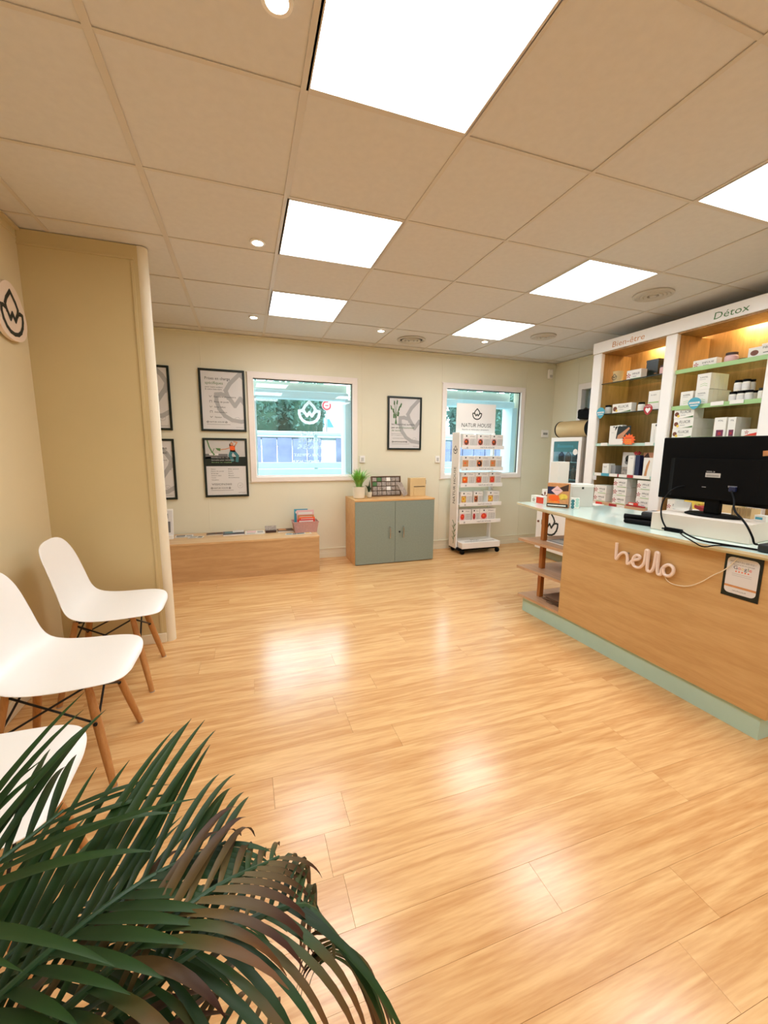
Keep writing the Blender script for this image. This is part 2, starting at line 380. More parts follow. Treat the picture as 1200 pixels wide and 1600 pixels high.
# partition on the left with its rounded post
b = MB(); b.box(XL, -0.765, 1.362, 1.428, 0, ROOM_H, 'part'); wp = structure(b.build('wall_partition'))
b = MB(); b.lathe([(0.036, 0), (0.036, ROOM_H)], 'trimw', (-0.765, 1.395, 0), 28); structure(b.build('trim_1'))
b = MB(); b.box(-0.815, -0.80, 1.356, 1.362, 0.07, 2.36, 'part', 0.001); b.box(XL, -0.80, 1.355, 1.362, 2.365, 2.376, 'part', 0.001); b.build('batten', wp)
b = MB(); b.box(XL, -0.78, 1.350, 1.362, 0, 0.065, 'trimw', 0.003); structure(b.build('baseboard_partition'))
b = MB(); b.box(XL, XL+0.012, YF, 1.35, 0, 0.075, 'trimw', 0.003); b.box(XL, XL+0.012, 1.43, YB, 0, 0.075, 'trimw', 0.003); structure(b.build('baseboard_left'))
def double_base(name, seg, pl):
    b = MB()
    for a0, a1 in seg:
        for z0, z1, d in ((0, 0.055, 0.016), (0.055, 0.105, 0.012), (0.105, 0.118, 0.018)):
            A, B = pl(a0, d), pl(a1, 0); b.box(min(A[0], B[0]), max(A[0], B[0]), min(A[1], B[1]), max(A[1], B[1]), z0, z1, 'wall', 0.002)
    return structure(b.build(name))
double_base('baseboard_back', [(XL, XR)], lambda a, d: (a, YB-d))
double_base('baseboard_right', [(YF, YB)], lambda a, d: (XR-d, a))
# perimeter angle under the ceiling and the wall strip below it
def strip(name, pl, a0, a1, m='wall'):
    b = MB()
    for z0, z1, d in ((ROOM_H-0.012, ROOM_H, 0.022), (ROOM_H-0.05, ROOM_H-0.044, 0.005)):
        A, B = pl(a0, d), pl(a1, 0); b.box(min(A[0], B[0]), max(A[0], B[0]), min(A[1], B[1]), max(A[1], B[1]), z0, z1, m)
    structure(b.build(name))
strip('trim_2', lambda a, d: (a, YB-d), XL, XR); strip('trim_3', lambda a, d: (XR-d, a), YF, YB)
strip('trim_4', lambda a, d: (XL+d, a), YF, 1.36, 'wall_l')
for x in (-0.62, 1.085, 2.115, 3.36):
    if x in (-0.62,): spans = ((0.39, ROOM_H-0.05),)
    elif x == 3.36: spans = ((0.12, ROOM_H-0.05),)
    else: spans = ((0.12, ROOM_H-0.05),)
    for z0, z1 in spans:
        b = MB(); b.box(x-0.006, x+0.006, YB-0.003, YB, z0, z1, 'wall', 0.001); b.build('batten', wall_back)
for y in (2.75, 1.9):
    b = MB(); b.box(XR-0.003, XR, y-0.006, y+0.006, 0.12, ROOM_H-0.05, 'wall', 0.001); b.build('batten', wall_right)
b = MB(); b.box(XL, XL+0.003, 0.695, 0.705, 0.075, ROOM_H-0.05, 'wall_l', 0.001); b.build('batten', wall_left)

# ---------------------------------------------------------------- ceiling: tiles, tees, lights, vents
b = MB(); b.box(XL-0.1, XR+0.1, YF-0.1, YB+0.1, 2.62, 2.72, 'dark'); ceiling = structure(b.build('ceiling'))
LIGHT_CELLS = [(0, -1), (0, 1), (0, 3), (3, -1), (3, 1), (3, 3), (0, -3), (3, -3), (0, -5), (3, -5)]
T = 0.6
tile_me = {}
def tile(i, j, x0, x1, y0, y1):
    key = (round(x1-x0, 3), round(y1-y0, 3))
    if key not in tile_me:
        b = MB(); w, h = key; b.box(0, w, 0, h, 0, 0.012, 'tile', 0.0008); o = b.build('ceiling_tile'); tile_me[key] = o.data; bpy.data.objects.remove(o)
    o = bpy.data.objects.new('ceiling_tile', tile_me[key]); COL.objects.link(o); o.parent = ceiling
    o.location = (x0, y0, ROOM_H+0.004+random.uniform(0, 0.0012))
for i in range(-3, 7):
    for j in range(-6, 6):
        if (i, j) in LIGHT_CELLS: continue
        x0, x1, y0, y1 = max(i*T, XL)+0.003, min((i+1)*T, XR)-0.003, max(j*T, YF)+0.003, min((j+1)*T, YB)-0.003
        if x1-x0 < 0.03 or y1-y0 < 0.03: continue
        tile(i, j, x0, x1, y0, y1)
for i in range(-2, 7):
    b = MB(); w = 0.013 if i in (-1, 0) else 0.009
    b.box(i*T-w, i*T+w, YF, YB, ROOM_H, ROOM_H+0.0035, 'tee', 0.0008); b.build('tee_bar', ceiling)
for j in range(-5, 6):
    b = MB(); b.box(XL, XR, j*T-0.008, j*T+0.008, ROOM_H+0.0006, ROOM_H+0.0036, 'tee', 0.0006); b.build('tee_bar', ceiling)
where = {(0, -1): 'largest square LED ceiling panel at the top edge of the view', (0, 1): 'square LED ceiling panel in the left column, middle of three',
         (0, 3): 'square LED ceiling panel in the left column, nearest the left window', (3, -1): 'square LED ceiling panel cut by the right edge of the view',
         (3, 1): 'square LED ceiling panel beside the round ceiling vent near the green lettering', (3, 3): 'square LED ceiling panel of the right column nearest the back wall',
         (0, -3): 'LED ceiling panel above and behind the viewer, left column', (3, -3): 'LED ceiling panel above and behind the viewer, right column',
         (0, -5): 'LED ceiling panel at the rear of the room, left column', (3, -5): 'LED ceiling panel at the rear of the room, right column'}
for (i, j) in LIGHT_CELLS:
    e = empty('ceiling_light', (i*T+T/2, j*T+T/2, ROOM_H), where[(i, j)], 'ceiling light', 'square LED ceiling panels')
    b = MB(); h = 0.295
    for x0, x1, y0, y1 in ((-h, h, -h, -h+0.012), (-h, h, h-0.012, h), (-h, -h+0.012, -h+0.012, h-0.012), (h-0.012, h, -h+0.012, h-0.012)):
        b.box(x0, x1, y0, y1, 0.0, 0.012, 'tee')
    b.build('frame', e)
    b = MB(); b.box(-h+0.012, h-0.012, -h+0.012, h-0.012, 0.006, 0.010, 'led'); b.build('diffuser', e)
spots = [(-0.105, -0.25, 'round recessed spotlight at the top edge of the view'), (-0.115, 1.088, 'round recessed spotlight left of the middle LED panel'),
         (-0.108, 2.50, 'round recessed spotlight left of the LED panel nearest the left window'), (1.093, 2.497, 'small recessed spotlight in front of the ring-shaped vent'),
         (2.27, 2.488, 'small recessed spotlight at the far edge of the right column LED panel')]
for x, y, lb in spots:
    e = empty('recessed_spotlight', (x, y, ROOM_H), lb, 'spotlight', 'recessed round spotlights')
    b = MB(); b.lathe([(0.030, 0.004), (0.030, -0.004), (0.041, -0.004), (0.043, 0.003), (0.030, 0.004)], 'white', n=28); b.build('trim_ring', e)
    b = MB(); b.lathe([(0.001, 0.001), (0.029, 0.001), (0.029, 0.003), (0.001, 0.003)], 'spot', n=24); b.build('lens', e)
    ld = bpy.data.lights.new('spot_lamp', 'SPOT'); ld.energy = SPOT_W; ld.spot_size = math.radians(110); ld.spot_blend = 0.8; ld.color = (1, 0.9, 0.75); ld.shadow_soft_size = 0.03
    lo = bpy.data.objects.new('spot_lamp', ld); COL.objects.link(lo); lo.parent = e; lo.location = (0, 0, -0.012)
for x, y, ro, cen, lb in ((1.50, 2.70, 0.15, True, 'round ring-shaped ceiling vent in front of the back wall'), (2.70, 0.895, 0.135, False, 'round grey ceiling vent beside the LED panel near the shelving'),
                     (2.715, 2.10, 0.125, False, 'round flat grey ceiling vent near the far right corner')):
    e = empty('ceiling_vent', (x, y, ROOM_H), lb, 'vent', 'round ceiling vents')
    b = MB(); b.lathe([(ro, 0.003), (ro, -0.006), (ro-0.018, -0.012), (ro-0.03, -0.004), (ro-0.03, 0.003)], 'ventw', n=40); b.build('outer_ring', e)
    b = MB(); b.lathe([(0.001, 0.002), (ro-0.03, 0.002), (ro-0.03, 0.0035), (0.001, 0.0035)], 'dark' if cen else 'grey', n=32); b.build('throat', e)
    for q in ((0.6, 0.72), (0.28, 0.40)) if cen else ((0.82, 0.9), (0.6, 0.68), (0.34, 0.44)):
        b = MB(); R0, R1 = ro*q[0]*0.8, ro*q[1]*0.8+0.012
        b.lathe([(R0, 0.0), (R0+0.002, -0.010), (R1, -0.014), (R1+0.004, -0.006), (R0, 0.0)], 'ventw', n=36); b.build('ring', e)
    b = MB(); b.lathe([(0.001, -0.014), (0.022, -0.014), (0.026, -0.006), (0.022, 0.0), (0.001, 0.0)], 'ventw', n=20); b.build('hub', e)

# ---------------------------------------------------------------- windows
def window(name, hole, vinyl=False, casing=0.05):
    x0, x1, z0, z1 = hole
    e = bpy.data.objects.new(name, None); COL.objects.link(e); e['kind'] = 'structure'; e.location = (0, YB, 0)
    b = MB()   # casing proud of the wall, and a thin flange round it
    for a0, a1, c0, c1 in ((x0-casing, x1+casing, z1-0.01, z1+casing), (x0-casing, x1+casing, z0-casing*0.9, z0+0.01), (x0-casing, x0+0.01, z0, z1), (x1-0.01, x1+casing, z0, z1)):
        b.box(a0, a1, -0.022, 0.03, c0, c1, 'frame', 0.004)
    for a0, a1, c0, c1 in ((x0-casing-0.012, x1+casing+0.012, z1+casing, z1+casing+0.006), (x0-casing-0.012, x1+casing+0.012, z0-casing*0.9-0.006, z0-casing*0.9)):
        b.box(a0, a1, -0.014, 0.0, c0, c1, 'frame', 0.001)
    b.build('window_frame', e)
    b = MB()
    for a0, a1, c0, c1 in ((x0+0.01, x1-0.01, z1-0.018, z1-0.01), (x0+0.01, x1-0.01, z0+0.01, z0+0.024), (x0+0.01, x0+0.016, z0+0.02, z1-0.018), (x1-0.015, x1-0.01, z0+0.02, z1-0.018)):
        b.box(a0, a1, 0.012, 0.028, c0, c1, 'blackm' if c0 > z1-0.03 or a0 > x1-0.03 else 'frame')
    b.build('gasket', e)
    b = MB(); b.box(x0+0.015, x1-0.015, 0.030, 0.036, z0+0.015, z1-0.015, 'glass'); b.build('pane', e)
    b = MB(); b.box(x0+0.02, x1-0.02, 0.10, 0.26, 1.845, 1.935, 'rail2', 0.02); b.box(x0+0.02, x1-0.02, 0.22, 0.26, 1.935, z1, 'shut'); b.build('shutter_box', e)
    b = MB(); b.box(x0, x0+0.035, 0.07, 0.30, z0, 1.85, 'rail2', 0.004); b.build('shutter_rail', e)
    b = MB(); b.box(x1-0.075, x1, 0.07, 0.30, z0, 1.85, 'rail2', 0.004); b.build('shutter_rail', e)
    if vinyl:
        b = MB(); a = Art(b, (0, 0.027, 0), (-1, 0, 0), (0, 0, 1), lift=0.0)
        cx = -0.475
        a.lotus(cx, 1.69, 0.112, 'vinyl', 0.28)
        for t, z, h, w in (('DETOX', 1.435, 0.045, 0.20), ('BEAUTE', 1.36, 0.045, 0.25), ('MINCEUR', 1.285, 0.045, 0.28), ('BILAN OFFERT', 1.20, 0.03, 0.36), ('SUR RENDEZ-VOUS', 1.125, 0.03, 0.40)):
            a.text(t, cx-w/2, z, h*1.1, 'vinyl', w); a.text(t, cx-w/2+0.003, z+0.002, h*1.1, 'vinyl', w)
        b.build('vinyl_lettering', e, recalc=False)
    return e
window('window_1', W1, True); window('window_2', W2)
e = bpy.data.objects.new('window_3', None); COL.objects.link(e); e['kind'] = 'structure'; e.location = (XR, 0, 0)
b = MB(); y0, y1, z0, z1 = W3
for a0, a1, c0, c1 in ((y0-0.05, y1+0.05, z1-0.01, z1+0.06), (y0-0.05, y1+0.05, z0-0.05, z0+0.01), (y0-0.05, y0+0.01, z0, z1), (y1-0.01, y1+0.05, z0, z1)):
    b.box(-0.02, 0.05, a0, a1, c0, c1, 'frame', 0.004)
b.build('window_frame', e)
b = MB(); b.box(0.06, 0.066, y0, y1, z0, z1, 'glass'); b.build('pane', e)
b = MB(); b.box(0.10, 0.12, y0, y1, z0, z1, 'curtain'); b.build('blind', e)

# ---------------------------------------------------------------- outdoors
b = MB(); b.box(-8, 22, YB+0.16, 9.3, 0.75, 0.80, 'ground'); b.box(-8, 22, 9.3, 45, 1.5, 1.72, 'ground'); g = structure(b.build('ground')); 
e = empty('retaining_wall', (0, 9.2, 0.8), 'grey-blue board wall beyond the white railing outside the left window', 'wall')
x = -4.0
while x < 20:
    b = MB(); w = 0.38; b.box(x, x+w-0.02, 0, 0.12, 0, 0.74+random.uniform(-0.02, 0.02), 'gwall', 0.008)
    if not (1.55 < x+0.2 < 1.95): b.build('panel', e)
    else: b.bm.free()
    x += w
b = MB(); b.box(-4, 20, -0.02, 0.14, 0.76, 0.84, 'rail', 0.01); b.build('coping', e)
# barrier with handrail just outside
e = empty('railing', (0, 4.6, 0.8), 'white slatted barrier with a handrail outside the windows', 'railing')
for z in (0.0, 0.10, 0.20):
    b = MB(); b.box(-3, 9, 0, 0.03, z, z+0.085, 'rail', 0.006); b.build('slat', e)
b = MB(); b.box(-3, 9, -0.02, 0.05, 0.675, 0.735, 'rail', 0.015); b.build('handrail', e)
for x in (-1.2, 0.78, 2.76, 4.7, 6.7):
    b = MB(); b.box(x-0.025, x+0.025, 0.03, 0.08, 0, 0.68, 'rail', 0.006); b.build('post', e)
def leaf_cluster(name, loc, sx, sy, sz, n, m, size, label, cat, group=None):
    rnd = random.Random(int(loc[0]*100)+n); b = MB(); k = b.mi(m)
    for q in range(n):
        th, ph = rnd.uniform(0, 2*math.pi), math.acos(rnd.uniform(-0.75, 1)**3 if rnd.random() < 0.3 else rnd.uniform(-0.98, 1)); rr = rnd.uniform(0.78, 1.05)
        sp = math.sin(ph)**0.45; c = Vector((sx*rr*sp*math.cos(th), sy*rr*sp*math.sin(th), sz*(0.5+0.5*rr*math.cos(ph))))
        d = Vector((rnd.uniform(-1, 1), rnd.uniform(-1, 1), rnd.uniform(-0.4, 1))).normalized(); s2 = d.cross(Vector((rnd.random(), rnd.random(), rnd.random()))).normalized()
        L = size*rnd.uniform(0.6, 1.3)
        b.poly([c-d*L, c+s2*L*0.4, c+d*L, c-s2*L*0.4], m)
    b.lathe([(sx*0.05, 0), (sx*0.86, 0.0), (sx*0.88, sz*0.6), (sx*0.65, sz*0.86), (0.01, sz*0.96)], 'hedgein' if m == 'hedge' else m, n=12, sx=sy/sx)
    o = b.build(name, None, loc, recalc=False); tag(o, label, cat, group); return o
hn = ['far left', 'second from the left', 'third from the left', 'behind the lotus decal', 'rightmost before the van']
for row, (y, xs) in enumerate(((10.1, (-0.75, 0.3, 1.35)), (11.15, (-1.35, -0.3, 0.75, 1.72)))):
    for i, x in enumerate(xs):
        leaf_cluster('bush', (x, y, 1.72), 0.42, 0.42, 1.3+0.3*row, 650, 'hedge', 0.10, 'leafy green bush beyond the left window, %s row, %s' % (('front', 'back')[row], ('leftmost', 'second from left', 'third from left', 'rightmost')[i]), 'bush', 'bushes beyond the railing')
for row, (y, xs) in enumerate(((10.1, (5.3, 6.35, 7.4, 8.45, 9.5)), (11.15, (5.8, 6.85, 7.9, 8.95, 10.0)))):
    for i, x in enumerate(xs):
        leaf_cluster('bush', (x, y, 1.72), 0.42, 0.42, 1.4+0.3*row, 500, 'hedge', 0.10, 'leafy green bush beyond the right window, %s row, %s' % (('front', 'back')[row], ('leftmost', 'second from left', 'middle', 'second from right', 'rightmost')[i]), 'bush', 'bushes beyond the railing')
leaf_cluster('bush', (2.55, 8.6, 0.8), 0.42, 0.3, 0.55, 260, 'leafl', 0.06, 'low bright green shrub below the white van outside', 'bush', 'bushes beyond the railing')
def van():
    e = empty('van', (4.85, 28.0, 1.72), 'white van parked outside, seen through the left window', 'van')
    b = MB(); pr = [(-1.5, 0.35), (1.75, 0.35), (1.8, 0.95), (1.25, 1.1), (0.85, 1.75), (0.6, 1.85), (-1.5, 1.85)]
    k = b.mi('white'); lo = [b.bm.verts.new((x, 0, z)) for x, z in pr]; hi = [b.bm.verts.new((x, 1.6, z)) for x, z in pr]
    b.bm.faces.new(lo); b.bm.faces.new(hi[::-1])
    for q in range(len(pr)): b.bm.faces.new((lo[q], hi[q], hi[(q+1) % len(pr)], lo[(q+1) % len(pr)]))
    b.build('body', e)
    for pts in ([(-0.15, 1.05), (0.40, 1.05), (0.40, 1.65), (-0.15, 1.65)], [(0.52, 1.05), (1.12, 1.05), (0.78, 1.65), (0.52, 1.65)]):
        b = MB(); b.poly([(x, -0.01, z) for x, z in pts], 'teal'); b.poly([(x, 0.005, z) for x, z in pts][::-1], 'teal'); b.build('window', e)
    for x in (-0.9, 1.15):
        for y in (0.05, 1.5): b = MB(); b.lathe([(0.01, -0.1), (0.33, -0.1), (0.33, 0.1), (0.01, 0.1)], 'black', (x, y, 0.33), 20, 'Y'); b.build('wheel', e)
van()
e = empty('road_sign', (1.93, 9.75, 1.72), 'round red and white road sign on a post outside the left window', 'road sign')
b = MB(); b.tube([(0, 0, 0), (0, 0, 0.80)], 0.02, 'grey'); b.build('post', e)
b = MB(); b.lathe([(0.001, -0.03), (0.135, -0.03), (0.135, -0.02), (0.001, -0.02)], 'whitem', (0, 0, 0.72), 28, 'Y'); b.build('plate', e)
b = MB(); b.lathe([(0.075, -0.034), (0.13, -0.034), (0.13, -0.031), (0.075, -0.031), (0.075, -0.034)], 'dred', (0, 0, 0.72), 28, 'Y')
b.box(-0.05, 0.05, -0.034, -0.031, 0.70, 0.74, 'dred'); b.build('symbol', e)

# ---------------------------------------------------------------- framed posters
def poster(x0, x1, z0, z1, label, art):
    e = empty('framed_poster', ((x0+x1)/2, YB, z0), label, 'poster', 'framed posters on the back wall')
    w, h, t = (x1-x0)/2, z1-z0, 0.022
    b = MB()
    for a0, a1, c0, c1 in ((-w, w, 0, t), (-w, w, h-t, h), (-w, -w+t, t, h-t), (w-t, w, t, h-t)): b.box(a0, a1, -0.022, -0.001, c0, c1, 'greenb', 0.002)
    b.build('frame', e)
    b = MB(); b.box(-w+t, w-t, -0.012, -0.002, t, h-t, 'sheet'); b.build('sheet', e)
    b = MB(); a = back_art(b, -w+t, -0.0125, t, clip=(0, 2*(w-t), 0, h-2*t)); art(a, 2*(w-t), h-2*t); b.build('print', e, recalc=False)
def foot(a, W, H, w=0.5):
    a.l = 0.0012
    a.lotus(0.045, 0.075, 0.010, 'ink', 0.25); a.text('NATUR HOUSE', 0.062, 0.068, 0.014, 'ink', W*0.36); a.lotus(0.062+W*0.36+0.018, 0.075, 0.010, 'ink', 0.25)
    a.rect(0.035, W*0.66, 0.048, 0.051, 'inkg'); a.text('naturhouse.fr', W-0.085, 0.02, 0.008, 'ink', 0.07)
    a.stroke([(W-0.065+0.028*math.cos(t*0.5), 0.10+0.028*math.sin(t*0.5)) for t in range(13)], 0.003, 'lotus')
    a.stroke([(W-0.075, 0.102), (W-0.066, 0.092), (W-0.052, 0.108)], 0.004, 'lotus')
def art_a(a, W, H):
    a.lotus(W*0.93, H*0.55, 0.235, 'lotus', 0.17); a.l = 0.0014
    a.text('Prises en charge', 0.035, H-0.085, 0.030, 'ink', 0.245); a.text('spécifiques', 0.035, H-0.130, 0.030, 'inkgreen', 0.175)
    a.text('pour votre confort', 0.035, H-0.165, 0.015, 'ink', 0.17); a.text('& votre bien-être', 0.035, H-0.187, 0.015, 'ink', 0.16)
    for i, (t, w) in enumerate((('Équilibre alimentaire', 0.215), ('Prise de poids', 0.145), ('Stop tabac', 0.11), ('Adolescence', 0.12), ('Sénior', 0.07))):
        z = H-0.262-i*0.052; a.text(t, 0.115, z, 0.017, 'ink', w)
        a.stroke([(0.072, z+0.018), (0.08, z+0.002), (0.096, z+0.016)] if i % 2 == 0 else [(0.074, z), (0.074, z+0.02), (0.094, z+0.02), (0.094, z)], 0.003, 'ink')
    foot(a, W, H)
def art_b(a, W, H):
    h0 = H*0.53; a.rect(0, W, h0, H, 'lgrey'); a.l = 0.0011; a.rect(W*0.0, W, h0, h0+0.10, 'greenb'); a.rect(0, W*0.55, h0+0.08, h0+0.13, 'inkg')
    a.l = 0.0014
    def q(x, y): return (x*W, h0+y*(H-h0))
    a.poly([q(0.66, 0.95), q(0.60, 0.85), q(0.60, 0.75), q(0.68, 0.74), q(0.71, 0.86)], 'hair'); a.l += 0.0002
    a.disc(q(0.665, 0)[0], q(0, 0.86)[1], 0.016, 'skin')
    a.poly([q(0.61, 0.78), q(0.74, 0.80), q(0.75, 0.55), q(0.62, 0.57)], 'orange'); a.stroke([q(0.73, 0.77), q(0.80, 0.92), q(0.72, 0.95)], 0.013, 'skin')
    a.stroke([q(0.62, 0.72), q(0.50, 0.66), q(0.38, 0.64)], 0.010, 'skin'); a.poly([q(0.25, 0.70), q(0.38, 0.69), q(0.37, 0.58), q(0.30, 0.61)], 'inkgreen')
    a.stroke([q(0.65, 0.58), q(0.61, 0.42), q(0.67, 0.22)], 0.032, 'teal'); a.stroke([q(0.71, 0.58), q(0.80, 0.40), q(0.78, 0.20)], 0.030, 'teal')
    a.stroke([q(0.06, 0.98), q(0.10, 0.75), q(0.16, 0.55), q(0.22, 0.45)], 0.012, 'inkgreen'); a.stroke([q(0.22, 0.68), q(0.18, 0.55), q(0.2, 0.4)], 0.006, 'inkgreen')
    a.rect(*[W*0.09, W*0.32], h0+0.115, h0+0.135, 'sheet')
    a.l = 0.0018; a.text('Bénéficiez de nos', 0.055, h0+0.085, 0.014, 'sheet', 0.17); a.text('formules pour retrouver', 0.055, h0+0.060, 0.014, 'sheet', 0.22); a.text('forme et vitalité', 0.055, h0+0.036, 0.012, 'lgreen', 0.20)
    for i, (t, u) in enumerate((('Détox', 'Bilan gratuit'), ('Perte de poids', 'Suivi'), ('Drainage', 'Beauté'), ('Ventre plat', 'Minceur'), ('Tonus', 'Articulations'), ('Vitalité', ''))):
        a.text(t, 0.045, h0-0.035-i*0.023, 0.010, 'ink', 0.012*len(t)*0.75)
        if u: a.text(u, 0.215, h0-0.035-i*0.023, 0.010, 'ink', 0.012*len(u)*0.7)
    a.text('VISION360', 0.045, 0.105, 0.022, 'inkg', 0.20); foot(a, W, H)
def art_c(a, W, H):
    a.lotus(W*0.62, H*0.62, 0.25, 'lotus', 0.17); a.l = 0.0014; a.text('Votre bilan', 0.035, H-0.085, 0.030, 'ink', 0.23); a.text('offert', 0.035, H-0.13, 0.03, 'inkgreen', 0.1); foot(a, W, H)
def art_d(a, W, H):
    a.lotus(W*0.60, H*0.52, 0.25, 'lotus', 0.17); a.l = 0.0014; a.text('Notre programme', 0.035, H-0.085, 0.030, 'ink', 0.32); a.text('nutritionnel avec', 0.035, H-0.13, 0.03, 'ink', 0.32); a.text('plan personnalisé', 0.10, H-0.20, 0.015, 'inkg', 0.25); foot(a, W, H)
def art_e(a, W, H):
    a.lotus(W*0.98, H*0.55, 0.25, 'lotus', 0.17); a.l = 0.0014
    a.poly([(0.07, H-0.30), (0.098, H-0.30), (0.088, H-0.24), (0.08, H-0.24)], 'inkgreen')
    for k, (dx, dz) in enumerate(((-0.055, 0.13), (-0.02, 0.17), (0.012, 0.165), (0.055, 0.16), (-0.03, 0.08), (0.035, 0.09), (-0.025, 0.03), (0.028, 0.04))):
        x0, z0 = 0.084, H-0.24+0.015*(k % 3); x1, z1 = x0+dx, z0+dz; a.stroke([(x0, z0), (x1, z1)], 0.005, 'inkgreen'); n = 0.010
        a.poly([(x1-n, z1-0.02), (x1+n*0.6, z1-0.03), (x1+n+dx*0.2, z1+0.015), (x1-n*0.3+dx*0.25, z1+0.03)], 'inkgreen')
    a.l = 0.0016
    a.text('Ici, vous êtes suivi(e)', 0.028, H-0.315, 0.024, 'ink', 0.30); a.text('par un', 0.028, H-0.353, 0.024, 'ink', 0.085); a.text('professionnel', 0.12, H-0.353, 0.024, 'inkgreen', 0.20); a.text('de santé', 0.028, H-0.387, 0.022, 'inkgreen', 0.12)
    for i, t in enumerate(('Diététicien Nutritionniste', 'en magasin')): a.text(t, 0.028, H-0.42-0.018*i, 0.009, 'inkg', 0.14)
    a.text('Le suivi en 3 phases', 0.045, H-0.475, 0.011, 'ink', 0.15); a.text('La prise en charge complète', 0.045, H-0.515, 0.011, 'ink', 0.19); foot(a, W, H)
poster(-0.652, -0.205, 1.460, 2.090, 'black framed poster listing five services with a grey lotus, left of the left window', art_a)
poster(-0.648, -0.208, 0.765, 1.390, 'black framed poster with a photo of a dancing woman in orange top', art_b)
poster(-1.365+0.002, -0.917, 1.460, 2.092, 'upper framed poster half hidden behind the partition post', art_c)
poster(-1.363, -0.917, 0.752, 1.375, 'lower framed poster half hidden behind the partition post', art_d)
poster(1.397, 1.837, 1.282, 1.914, 'black framed poster with a bunch of green herbs, between the two windows', art_e)

# ---------------------------------------------------------------- small wall devices
for x0, z0, w, h, lb, m2 in ((1.050, 1.128, 0.066, 0.082, 'small white wall switch right of the left window', 'lgrey'), (2.040, 1.125, 0.06, 0.085, 'small white wall switch left of the right window', 'lgrey')):
    e = empty('wall_switch', (x0+w/2, YB, z0), lb, 'switch', 'wall switches')
    b = MB(); b.box(-w/2, w/2, -0.022, -0.0, 0, h, 'white', 0.004); b.build('housing', e)
    b = MB(); b.box(-w/4, w/4, -0.027, -0.022, h*0.25, h*0.75, m2, 0.002); b.build('rocker', e)
e = empty('motion_sensor', (3.715, YB, 2.245), 'white motion sensor high in the far right corner', 'sensor')
b = MB(); b.box(-0.035, 0.035, -0.04, 0, 0, 0.125, 'white', 0.012); b.build('housing', e)
b = MB(); b.box(-0.022, 0.022, -0.045, -0.038, 0.015, 0.05, 'lgrey', 0.004); b.build('lens', e)
e = empty('thermostat', (3.70, YB, 1.467), 'white wall thermostat with a grey display near the far right corner', 'thermostat')
b = MB(); b.box(-0.055, 0.055, -0.02, 0, 0, 0.10, 'white', 0.006); b.build('housing', e)
b = MB(); b.box(-0.035, 0.035, -0.023, -0.019, 0.035, 0.065, 'grey', 0.002); b.build('display', e)
# round lotus sign on the left wall
e = empty('lotus_sign', (XL, 1.10, 1.93), 'round-edged pale wall sign with a black lotus outline on the left wall', 'sign')
b = MB(); pts = []
for i in range(36):
    a = 2*math.pi*i/36; rr = 0.142*(1+0.06*math.cos(3*a+math.pi/2)); pts.append((rr*math.cos(a), rr*math.sin(a)))
lo = [b.bm.verts.new((0.012, x, z)) for x, z in pts]; hi = [b.bm.verts.new((0.03, x, z)) for x, z in pts]; b.mi('signpink')
b.bm.faces.new(lo); b.bm.faces.new(hi[::-1])
for i in range(36): b.bm.faces.new((lo[i], hi[i], hi[(i+1) % 36], lo[(i+1) % 36]))
b.box(0, 0.012, -0.02, 0.02, -0.02, 0.02, 'signpink')
b.build('board', e)
b = MB(); a = Art(b, (0.030, 0, 0), (0, 1, 0), (0, 0, 1), lift=0.001); a.lotus(0, 0.0, 0.100, 'ink', 0.2); b.build('print', e, recalc=False)
e.location.y = 1.15; e.location.z = 1.957

